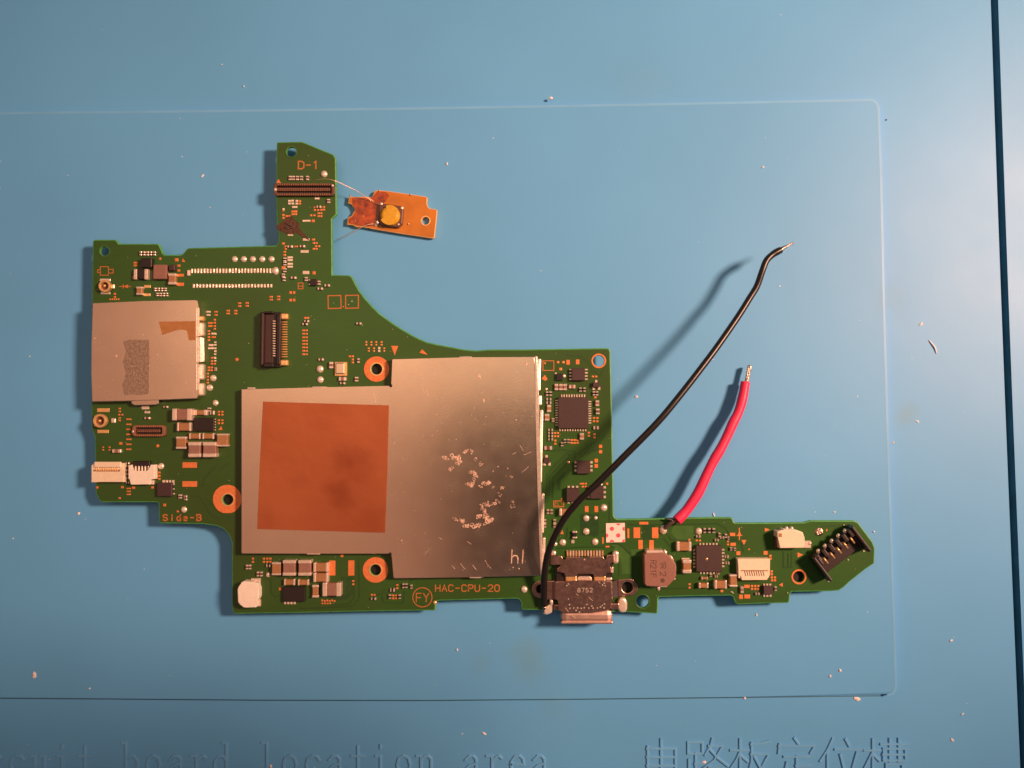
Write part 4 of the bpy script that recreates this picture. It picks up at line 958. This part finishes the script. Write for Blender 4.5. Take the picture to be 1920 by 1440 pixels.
for a, b in ((640, 835), (1130, 1330)): block('hinge_strip', *U(a, 545), *U(b, 640), zu - .07, ZB + .09, M_GOLD, USB, .03)
block('hinge_strip', *U(1330, 575), *U(1440, 625), zu - .06, ZB + .05, M_TIN, USB, .03)
prism('latch_tongue', [U(*q) for q in ((850,570),(880,555),(1060,555),(1090,580),(1090,632),(840,632))], zu - .09, ZB + .09, M_TERM, USB, bev=.012)
block('side_tab', *U(1445, 125), *U(1555, 345), ZB + .12, ZB, M_TIN, USB, .05)
block('side_tab', *U(385, 120), *U(480, 200), ZB + .10, ZB, M_TIN, USB, .04)
block('side_tab', *U(1425, 395), *U(1462, 500), ZB + .15, ZB, M_TIN, USB, .03)
for i in range(13):
    x = 675 + i * 50
    block('pin', *U(x - 17, 110), *U(x + 17, 215), ZB + .05, ZB, M_TERM if i % 3 else M_GOLD, USB, .012)
plate('screw_bracket', [U(*q) for q in [(1545,610),(1700,595)] + [(1730 + 150 * math.cos(t), 745 + 150 * math.sin(t)) for t in [rad(-80 + 16 * k) for k in range(11)]] + [(1700,892),(1545,900)]], [[U(*q) for q in circ(1700, 745, 96, 26)]], ZB + .035, ZB, M_USB, USB, bev=.012)
plate('screw_bracket', [U(*q) for q in circ(215, 780, 150, 30)], [[U(*q) for q in circ(225, 770, 80, 24)]], ZB + .035, ZB, M_USB, USB, bev=.012)
block('leg', *U(1420, 1015), *U(1560, 1125), zu - .08, ZB, M_USB, USB, .02); block('leg', *U(440, 1035), *U(535, 1140), zu - .10, ZB, M_USB, USB, .02)
def lump(name, pts, z0, hgt, m, parent, sm=2):
    o = prism(name, pts, z0 + hgt, z0, m, parent, bev=min(hgt * .8, .045), seg=3)
    for p in o.data.polygons: p.use_smooth = True
    return o
lump('solder_joint', [U(*q) for q in ((1555,940),(1610,915),(1670,935),(1700,1000),(1700,1120),(1670,1170),(1600,1180),(1550,1140),(1530,1060))], ZB, .10, M_SOLDER, USB)
lump('solder_joint', [U(*q) for q in ((350,1010),(400,985),(440,1020),(430,1130),(410,1180),(330,1215),(270,1210),(250,1160),(300,1110))], ZB, .09, M_SOLDER, USB)
dome('solder_blob', *U(400, 985), 4.2, ZB + .09, M_SOLDER, USB, 1.0, 1.6)
zm_ = ZB + .10
mo = block('usb_mouth', *U(560, 1120), *U(1455, 1375), zm_ + .06, zm_ - .26, M_USBM, USB, .11)
block('mouth_rim', *U(562, 1318), *U(1453, 1372), zm_ + .066, zm_ - .262, M_USBM, USB, .08)
ribbon('stamped_text', text_strokes('8752', *U(850, 822), 7.2, 7.6, 0, 1.0), 1.1, zu, M_TERM, USB, thick=.002)
V, Fc = [], []
for x, y in ((710,1040),(715,1100),(780,1095),(820,1135),(845,1095),(910,1100),(960,1090),(1005,1030),(1040,1095),(1090,1060),(1110,1095),(1185,1095),(1240,1080),(1300,1090),(1305,1025),(1270,1050),(690,685),(665,712),(1300,672),(1275,700),(965,265),(690,940),(1320,715),(880,1165)):
    blob(*U(x, y), 1.6, 1.6, 0, zu - (.04 if y < 400 else 0), V, Fc, 0, 7)
stuff(new('weld_dots', mesh_from('weld', V, Fc, [M_SOLDER]), USB))
stuff(ribbon('scratch', [[U(820,850),U(860,880)],[U(1040,910),U(1105,970)],[U(1200,635),U(1235,675)],[U(640,1090),U(690,1160)],[U(770,1230),U(820,1260)]], .9, zu, M_TERM, USB, thick=.002))

# --- inductor and its neighbours
I = lambda x, y: (1195 + x * .1068, 1020 + y * .1068)
IND = prism('inductor', [I(*q) for q in ((118,200),(130,178),(220,168),(460,160),(540,188),(640,290),(672,340),(686,420),(682,560),(660,615),(545,738),(500,745),(165,742),(128,705))], ZB + .26, ZB + .02, M_INDUC, BOARD, bev=.02)
block('terminal', *I(150, 108), *I(480, 190), ZB + .20, ZB, M_TERM, IND, .03); block('terminal', *I(230, 735), *I(520, 760), ZB + .06, ZB, M_TERM, IND, .01)
lump('solder_joint', [I(*q) for q in ((450,115),(500,105),(530,150),(520,190),(480,180))], ZB, .22, M_SOLDER, IND); lump('solder_joint', [I(*q) for q in ((560,190),(610,215),(650,290),(600,280))], ZB, .2, M_SOLDER, IND)
dome('solder_blob', *I(370, 770), 3.4, ZB, M_SOLDER, IND, 1, 1.6); dome('solder_blob', *I(650, 612), 2, ZB + .2, M_SOLDER, IND, 1)
ribbon('printed_text', text_strokes('R21F', *I(235, 290), 10.2, 8.4, math.pi / 2, .95), 1.3, ZB + .26, M_INK, IND, thick=.002)
ribbon('printed_text', text_strokes('1R 2', *I(405, 300), 10.2, 7.0, math.pi / 2, 1.0), 1.3, ZB + .26, M_INK, IND, thick=.002)
prism('printed_dot', [I(*q) for q in circ(445, 640, 38, 18)], ZB + .2625, ZB + .258, M_INK, IND, bev=0)
capacitor(*I(690, -40), *I(950, 128), M_TAN, .11, term=.2)
capacitor(*I(795, 278), *I(950, 518), M_TAN, .13, term=.28); block('solder_land', *I(775, 245), *I(920, 290), ZB + .03, ZB, M_TERM, BOARD, .01)
capacitor(*I(1122, 572), *I(1240, 635), M_TAN, .06, True, term=.22); capacitor(*I(1078, 682), *I(1250, 782), M_TAN, .10, True, term=.2)
capacitor(*I(1355, 640), *I(1575, 792), M_TAN, .13, True, term=.2); capacitor(*I(1618, 538), *I(1760, 758), M_TAN, .13, False, term=.18)
chip(*I(1030, 25), *I(1490, 490), .09, M_CHIP, 'processor_chip', pins=(('t', 6, 1313, 1344), ('r', 6, 1031, 1062), ('l', 6, 1032, 1063), ('b', 6, 1314, 1345)), psize=(3.4, 5.5), bev=.012)
dome('printed_dot', *I(1217, 265), 2.6, ZB + .085, M_GOLD, BOARD, .3)
for x in (1321.5, 1330, 1338.5): small(x, 995, 5.5, 9.5, M_BLACK)
small(1309.5, 1006, 9, 5); tp((1306.5,1013.5),(1312.5,1013.5),(1292.5,1012,4,4),(1293,1095.5),(1293,1102),(1353.5,1108.5,6,5))
for x, y, w, h in ((1349,1003,5,8),(1344,1013,8,5),(1354,1008,8,5),(1361,1005,5,8),(1366,1009,4,6),(1371,1029.5,5,6),(1362.5,1044,8,6),(1364,1056,8,6),(1343,1081,6,6),(1347.5,1074,5,7),(1333,1079,5,6),(1378,1030,5,6)): small(x, y, w, h)
tp((1365,1015.5),(1365,1021)); pad(1373.5, 1002, 10, 6); pad(1374.5, 1020.7, 10, 6)
ribbon('printed_outline', [[(1386.3,990),(1386.3,1012)],[(1382,1004),(1391,1004)]], 1.7, ZB, M_PAD, BOARD); tri([(1386.3,994),(1389.6,1003.4),(1383,1003.4)])
tri([(1434,989.5),(1443.5,993.2),(1434,997)]); tri([(1390,1012.5),(1399.5,1012.5),(1395,1021.5)]); tri([(1495.3,1035.5),(1506,1040.3),(1495.5,1045.3)]); tri([(1460.7,1096.5),(1467.7,1092.5),(1467.7,1100.3)])
pad(1384.5, 1037.3, 7.5, 7); pad(1435.5, 1036.7, 7.5, 7)
tp((1444.6,1042.3,5.5,4.5),(1444.6,1047.8,5.5,4.5),(1447,1071.5,5,4.5),(1447,1077,5,4.5),(1447,1083,5,4.5),(1453,1083,5,4.5),(1447.5,1088.5,5,4.5),(1453,1088.5,5,4.5),(1404.5,1030,4,3),*[(x, y, 5, 4.5) for x in (1410,1416,1422) for y in (1099,1104.5)])
pad(1400.5, 1099.5, 10.5, 6); pad(1389.5, 1119, 7, 8); pad(1401, 1118.5, 11, 7.5)
small(1391.5, 1106, 6.5, 12.5, M_MAUVE, .06); small(1420.5, 1113.8, 8.5, 5); small(1454.3, 1104, 5, 9)
chip(1431.5, 1099, 1450, 1115, .09, M_CHIP, pins=(('t', 3, 1433, 1444.5), ('b', 3, 1433, 1445)), psize=(4, 5.5))
# cream eight-way connector
c = prism('ribbon_connector', [(1383,1048),(1389,1047.5),(1443,1047.5),(1444,1050),(1443.5,1078),(1441,1083.5),(1439.5,1083),(1438.5,1087.5),(1391,1088),(1390,1078),(1388.5,1077.5),(1388,1084),(1384.5,1084),(1384.5,1060)], ZB + .16, ZB, M_CREAM, BOARD, bev=.012)
block('connector_slot', 1389, 1069, 1440, 1071, ZB + .1625, ZB + .1, M_TAN, c, 0)
for i in range(9):
    x = 1396 + i * 4.3
    ribbon('contact', [[(x, 1070.5), (x + 2.2, 1079.5)]], 1.3, ZB + .16, M_BROWN, c, thick=.003)
for i in range(6): block('pin', 1391.7 + i * 7.2, 1045.4, 1395.2 + i * 7.2, 1050, ZB + .05, ZB, M_SOLDER, c, .01)
# cream two-way connector
c = prism('power_connector', [(1457.5,996.5),(1466,995.5),(1470,992.5),(1490,993),(1504,997.5),(1505.5,998.5),(1505.5,1005),(1509,1007),(1509,1027.5),(1462.5,1028),(1461,1010),(1457.5,1007)], ZB + .24, ZB, M_CREAM, BOARD, bev=.018)
block('connector_flank', 1453.5, 1005, 1463, 1028, ZB + .08, ZB, M_BROWN, c, .01); block('anchor_tab', 1508, 1014, 1521, 1028, ZB + .04, ZB, M_TERM, c, .012)
dome('solder_blob', 1518, 1018.5, 3.4, ZB + .03, M_SOLDER, c, .9)
for x in (1474.3, 1484): dome('solder_blob', x, 990.5, 3.6, ZB + .03, M_SOLDER, c, 1.2)
block('connector_flank', 1460, 1000, 1466, 1007, ZB + .2425, ZB + .2, M_TAN, c, .0)
# rough pad left where a part was torn off
RB = dome('solder_blob', 1535.5, 997, 8, ZB, M_STRAND, BOARD, .25)
for x, y, r in ((1532,998,2.4),(1538,993,2.2),(1541,997.5,2),(1533,1001.5,1.8),(1537,1000,1.8)): dome('solder_bead', x, y, r, ZB + .02, M_SOLDER, RB, .9)
tp((1550,994,3,5))
tt((1583,984.5,3.5,2),(1590.5,1050,3,2.5),(1477,1112,2,2.5),(1372,1110,4,2),(1374.5,1112,3,2))

# --- black battery header, turned on the board
hu, hv = Vector((.795, -.607)), Vector((.607, .795))
def Hd(u, v): return (1573 + hu.x * u + hv.x * v, 1032 + hu.y * u + hv.y * v)
def hq(u0, v0, u1, v1): return [Hd(u0, v0), Hd(u1, v0), Hd(u1, v1), Hd(u0, v1)]
HD = prism('pin_header', hq(-44, -12, 44, 20), ZB + .10, ZB, M_HEADER, BOARD, bev=.015)
prism('header_wall', hq(-46, -20, 46, -9), ZB + .17, ZB, M_BLACK, HD, bev=.02)
for u in (-39, -23.4, -7.8, 7.8, 23.4, 38): prism('header_wall', hq(u - 4.2, -19, u + 4.2, -3), ZB + .26, ZB + .05, M_BLACK, HD, bev=.02)
prism('header_arm', hq(-48.5, -17, -42.5, 38), ZB + .30, ZB + .04, M_BLACK, HD, bev=.025)
prism('header_arm', hq(43.5, -20, 49.5, 38), ZB + .30, ZB + .04, M_BLACK, HD, bev=.025)
prism('header_arm', hq(-43, -12, -37, 4), ZB + .28, ZB + .04, M_BLACK, HD, bev=.02); prism('header_arm', hq(37, -14, 44, 20), ZB + .22, ZB + .04, M_BLACK, HD, bev=.02)
for i in range(5):
    u = (i - 2) * 15.65
    a, b = Hd(u, -6.5), Hd(u, 6.5)
    tube('pin', [(*a, ZB + .235), (*b, ZB + .20)], .021, M_GOLD, HD, 2, 8)
    dome('solder_blob', *Hd(u - .5, -22), 4, ZB + .16, M_SOLDER, HD, 1.1, 1.2)
tt((1554,1090,4,3),(1620,1033.5,4,3),(1556.5,1054,3,3))

boxes('bare_pads', TINY, ZB + .007, ZB - .001, M_PAD, BOARD)
boxes('tinned_pads', TINYT, ZB + .022, ZB - .001, M_SOLDER, BOARD)
# pinholes and crumbs on the mask
V, Fc = [], []
for _ in range(90):
    x, y = rs.uniform(180, 1630), rs.uniform(460, 1140)
    blob(x, y, rs.uniform(.4, .9), rs.uniform(.4, .9), 0, ZB + .001, V, Fc, 0, 6)
def inside(x, y, poly=outline):
    r = False
    for i in range(len(poly)):
        (x1, y1), (x2, y2) = poly[i - 1], poly[i]
        if (y1 > y) != (y2 > y) and x < (x2 - x1) * (y - y1) / (y2 - y1) + x1: r = not r
    return r
keep = []
V2, F2 = [], []
for _ in range(240):
    x, y = rs.uniform(180, 1630), rs.uniform(280, 1140)
    if not inside(x, y) or not inside(x + 6, y) or not inside(x - 6, y + 5): continue
    blob(x, y, rs.uniform(.4, .9), rs.uniform(.4, .9), 0, ZB + .001, V2, F2, 0, 6)
stuff(new('dust_specks', mesh_from('dust', V2, F2, [M_TERM]), BOARD))

# ================================================================== the phone that takes the picture
# (unseen behind the lens, and lengthened to shade the mat: it shows as the dark reflection in the large shield)
PH = thing('phone', 'unseen, lengthened black phone over the board, dark in the reflection on the large shield', 'phone', (3.6, -3.2, 16.6))
new('lengthened_phone_body', rbox_mesh(19.0, 8.5, 0.85, 0.12, [M_PHONE]), PH, Matrix.Translation((5.8, -3.2, 16.62)))  # made longer than a real phone to shade the bottom of the mat
plate_ = new('unseen_lens_bump', rbox_mesh(3.2, 1.6, 0.1, 0.02, [M_BLACK]), PH, Matrix.Translation((2.2, 0.0, 16.54)))

# ================================================================== button board
A_ = lambda x, y: (480 + x * .198, 240 + y * .198)
zo = 0.11
BB = thing('button_board', 'small orange circuit board with yellow round button, right of the green tower', 'circuit board', P(740, 405, 0))
ob = [A_(*q) for q in ((882,645),(900,650),(990,650),(1090,655),(1105,640),(1120,600),(1135,588),(1215,592),(1330,608),(1480,630),(1605,648),(1622,662),(1618,715),(1628,745),(1645,762),(1700,768),(1716,780),(1712,830),(1690,1035),(1675,1045),(1400,1005),(1100,955),(1060,945),(1000,938),(950,938),(910,918),(862,915),(868,850),(905,830),(935,780),(920,745),(905,725),(872,710))]
OB = plate('board_substrate', ob, [[A_(*q) for q in circ(1605, 878, 37, 22)]], zo, 0.02, M_ORANGE, BB, bev=.012, side=M_OEDGE)
plate('hole_lip', [A_(*q) for q in circ(1605, 878, 47, 24)], [[A_(*q) for q in circ(1605, 878, 38.5, 24)]], zo + .005, zo - .002, M_GOLD, BB, bev=.001)
block('underside_pad', 690, 385, 780, 430, 0.021, 0.0005, M_BLACK, BB, 0)
prism('flux_residue', [A_(*q) for q in ((915,660),(1000,662),(1085,668),(1120,640),(1150,600),(1230,606),(1262,640),(1230,690),(1180,735),(1165,800),(1160,880),(1120,930),(1010,928),(915,905),(880,895),(880,860),(925,835),(950,790),(930,745),(915,720))], zo + .010, zo - .001, M_AMBER, BB, bev=.008)
BT = prism('push_button', [A_(*q) for q in ((1185,712),(1375,738),(1395,760),(1385,905),(1350,940),(1185,925),(1160,900),(1165,735))], zo + .09, zo, M_BROWN, BB, bev=.02)
for x, y in ((1188,722),(1382,760),(1352,915),(1150,895)): dome('solder_blob', *A_(x, y), 3.6, zo + .06, M_SOLDER, BT, .9)
dome('solder_blob', *A_(1180, 825), 2.6, zo + .07, M_SOLDER, BT, .8); dome('solder_blob', *A_(1135, 915), 4.0, zo, M_SOLDER, BB, .9)
cp_ = A_(1265, 823)
prism('button_cap', circ(cp_[0], cp_[1], 19, 36, 18.6), zo + .16, zo + .05, M_YELLOW, BT, bev=.09, seg=6)
for x, y in ((995,712),(1165,596),(1010,835),(940,880),(890,640),(1460,632),(1440,910)): dome('solder_bead', *A_(x, y), 1.6, zo + .005, M_STRAND, BB, .7)
# hair-thin enamel wires
tube('fine_wire', [(*A_(530,510), ZB + .10), (*A_(580,490), ZB + .2), (*A_(660,482), ZB + .22), (*A_(740,498), ZB + .18), (*A_(850,545), .40), (*A_(960,600), .28), (*A_(1050,660), .2), (*A_(1100,700), zo + .03), (*A_(1165,722), zo + .06)], .006, M_HAIR, BB, 6, 6)
tube('fine_wire', [(*A_(770,1055), .22), (*A_(850,1022), .26), (*A_(930,980), .27), (*A_(1000,940), .24), (*A_(1060,915), .2), (*A_(1130,905), zo + .03)], .006, M_HAIR, BB, 6, 6)
tube('fine_wire', [(*A_(1010,630), .23), (*A_(1060,660), .2), (*A_(1120,700), zo + .02)], .006, M_HAIR, BB, 5, 6)

# ================================================================== wires
BW = thing('black_wire', 'thin black insulated wire soldered beside the charging port, arching up over the mat', 'wire', P(1022, 1140, ZB))
bp = [(1021,1134,ZB+.10),(1020,1112,ZB+.16),(1020.5,1085,ZB+.28),(1024.5,1050,.80),(1034,1019,.95),(1055,977,1.12),(1085,939.6,1.27),(1122.5,904,1.38),(1168,858,1.47),(1231,794,1.50),(1277,739,1.42),(1326,675.6,1.27),(1352,640,1.17),(1385,592,1.03),(1405,560,.95),(1419,537,.88),(1429,509,.80),(1437,489,.77),(1449,477,.74),(1464,468.5,.72)]
tube('insulation', bp, lambda t: .0655 + .006 * math.exp(-((t - .97) / .02) ** 2), M_BLKW, BW, 8, 14)
tube('bare_end', [(1462,469.5,.73),(1468,465.5,.73),(1474,462,.73)], lambda t: .05 - .022 * t, M_STRAND, BW, 6, 10)
for dx, dy in ((0, 0), (1.2, 1.2), (-.6, 1)):
    tube('strand', [(1472+dx,462.5+dy*.6,.73),(1480+dx,458.5+dy*.4,.725),(1487+dx*.5,454.5+dy*.8,.72)], .016, M_STRAND, BW, 4, 7)
tube('bare_end', [(1021,1137,ZB+.08),(1020.5,1141,ZB+.06),(1020,1148,ZB+.04)], .04, M_STRAND, BW, 3, 8)

RW = thing('red_wire', 'short thick red wire with tinned tip, soldered to the green right arm', 'wire', P(1244, 993, ZB))
rp = [(1269,976,ZB+.13),(1279,966,.47),(1290,953,.455),(1308.7,924.6,.43),(1327.6,884.5,.40),(1339,862,.38),(1351,841.9,.36),(1364,816,.33),(1374.8,792,.30),(1383,776,.275),(1389,759,.25),(1394,738,.225),(1397.5,716.5,.205)]
tube('insulation', rp, lambda t: .096 + .008 * (1 - t) + .003 * math.sin(31 * t), M_REDW, RW, 8, 18)
for k in range(5):
    a = k * 1.256
    ox, oy = 2.0 * math.cos(a), .03 * math.sin(a)
    tube('strand', [(1398.5+ox,718,.195+oy),(1401+ox*1.1,710,.19+oy),(1402.5+ox*.8+(k%2)*1.2,700,.185+oy),(1404.5+ox*1.2,692,.18+oy),(1405.5+ox,686.5-k*.4,.175+oy)], .021, M_STRAND, RW, 5, 7)
for x, y, r in ((1404,702,2.6),(1406.5,691,2.2),(1403,697,2)): dome('solder_bead', x, y, r, .20, M_SOLDER, RW, .9)
tube('bare_end', [(1270,975,ZB+.13),(1262,978.5,ZB+.13),(1254,984,ZB+.10),(1247,990,ZB+.06)], lambda t: .034 + .01 * t, M_TARRED, RW, 5, 9)
dome('solder_joint', 1243.5, 993, 7.2, ZB, M_SOLDER, RW, .9, 1.25)
tube('strand', [(1262,976,ZB+.13),(1255,973.5,ZB+.12),(1251,973,ZB+.11)], .022, M_STRAND, RW, 4, 7)

# ================================================================== debris on the mat
def flake(x, y, rx, ry, ang, label, m=M_FLAKE, z=None, h=.03, name='debris_flake', cat='debris flake'):
    if z is None: z = ZT
    bm = bmesh.new(); bmesh.ops.create_icosphere(bm, subdivisions=1, radius=1.0)
    rr = random.Random(int(x * 7 + y))
    k = K(z)
    for v in bm.verts:
        s = rr.uniform(.7, 1.2)
        v.co = Vector((v.co.x * rx * k * s, v.co.y * ry * k * s, max(-.2, v.co.z) * h * s))
    me = bpy.data.meshes.new('flake'); bm.to_mesh(me); bm.free(); me.materials.append(m)
    c = P(x, y, z)
    return tag(new(name, me, None, Matrix.Translation((c.x, c.y, z)) @ Matrix.Rotation(ang, 4, 'Z')), label, cat, 'flakes of debris on the mat')
fl = [
 (457,162,2.4,1.6,-.5,'tiny white fleck on the mat near its top left, right of another fleck',M_FLAKE,ZM),
 (416,121,2.2,1.5,-.3,'topmost tiny white fleck on the mat at upper left',M_FLAKE,ZM),
 (380,330,4,1.6,.9,'pale grain on the tray, left of the tower of the green board',M_FLAKE,ZT),
 (1033,184,4.6,3.0,.2,'pinkish flake sitting on the top edge line of the raised tray',M_FLAKEP,ZT),
 (838,307,1.8,4.2,0,'small pale upright flake above the orange button board',M_FLAKE,ZT),
 (1430,314,4,2,.2,'pale flake on the tray above the tip of the black wire',M_FLAKE,ZT),
 (1194,744,3.4,2.8,0,'pinkish crumb between the black wire and its shadow',M_FLAKEP,ZT),
 (1727,608,5,2.6,.7,'curled pinkish flake on the mat just above the pale fibre',M_FLAKEP,ZM),
 (1661,225,2,1.6,.5,'dark speck beside the top right corner of the raised tray',M_DKFL,ZM),
 (1564,960,2.6,1.8,0,'white fleck just above the right arm of the green board',M_FLAKE,ZT),
 (1638,997,3.0,1.6,0,'white fleck beside the right tip of the green board',M_FLAKE,ZT),
 (1338,965,1.8,4.4,.4,'thin white chip above the right arm, just right of the red wire',M_FLAKE,ZT),
 (1418,1153,2,3.6,.3,'white fleck below the right arm of the green board',M_FLAKE,ZT),
 (65,1265,4.2,8,.1,'largest pinkish flake, at the lower left of the tray',M_FLAKEP,ZT),
 (168,1291,2.8,2.4,0,'small pink crumb on the tray right of the largest pinkish flake',M_FLAKEP,ZT),
 (1556,1268,3.2,3.2,0,'left one of two pink crumbs near the lower right corner of the tray',M_FLAKEP,ZT),
 (1575,1257,3,3.4,0,'right one of two pink crumbs near the lower right corner of the tray',M_FLAKEP,ZT),
 (1606,1310,7,4,-.2,'broad pink flake lying against the bottom edge of the tray at right',M_FLAKEP,ZM),
 (1396,1309,2.8,3.2,0,'small pink crumb against the bottom edge of the tray, left of the broad pink flake',M_FLAKEP,ZM),
 (1785,1387,4.4,2.4,-.6,'pinkish flake on the mat right of the embossed characters',M_FLAKEP,ZM),
 (1320,1429,4.2,3.2,0,'pink crumb on the second embossed character, left of a smaller one',M_FLAKEP,ZM),
 (1338,1425,3.2,2.6,0,'smaller pink crumb on the second embossed character',M_FLAKEP,ZM),
 (907,1375,5.4,2.4,-.5,'reddish flake above the word area on the mat',M_FLAKEP,ZM),
 (508,1437,2.6,4.4,0,'pinkish flake on the lettering before the word location',M_FLAKEP,ZM),
 (148,963,3.4,2.8,.3,'grey pink crumb on the tray left of the step in the green board',M_FLAKEP,ZT),
 (1783,1201,3.6,2,.4,'white fleck on the mat right of the lower right part of the tray',M_FLAKE,ZM),
 (1675,830,2.6,2.6,0,'tiny silver bead on the right edge line of the tray',M_SOLDER,ZT),
 (1720,790,5,1.8,-.5,'pale sliver in the brownish stain right of the tray',M_FLAKE,ZM),
 (1804,1339,3.4,1.6,.5,'white sliver on the mat near the lower right end of the groove',M_FLAKE,ZM),
 (857,1218,2,2.6,0,'white fleck below the middle of the green board',M_FLAKE,ZT),
]
for q in fl: flake(q[0], q[1], q[2], q[3], q[4], q[5], q[6], q[7])
fb = new('fibre', tube_mesh('fibre', smooth_path([P(1741.5,638,ZM+.006), P(1748,645,ZM+.016), P(1753,652,ZM+.018), P(1756,663,ZM+.006)], 6), lambda t: .009 + .008 * math.sin(math.pi * t), M_FLAKEP, 8), None)
tag(fb, 'curved pale pink fibre on the mat right of the tray', 'fibre')
V, Fc = [], []
rd = random.Random(11)
for _ in range(130):
    x, y = rd.uniform(0, 1850), rd.uniform(0, 1440)
    if inside(x, y): continue
    on = y > 215 and y < 1290 and x < 1640
    if not on and abs(x - 1667) < 30: continue
    s = abs(rd.gauss(0, .55)) + .35
    blob(x, y, s, s * rd.uniform(.5, 1), rd.uniform(0, 3), ZT if on else ZM, V, Fc, 0, 6, rd)
d_ = new('mat_dust', mesh_from('dust', V, Fc, [M_FLAKE]), None)
d_['kind'] = 'stuff'; d_['label'] = 'fine pale dust specks scattered over the blue mat'; d_['category'] = 'dust'
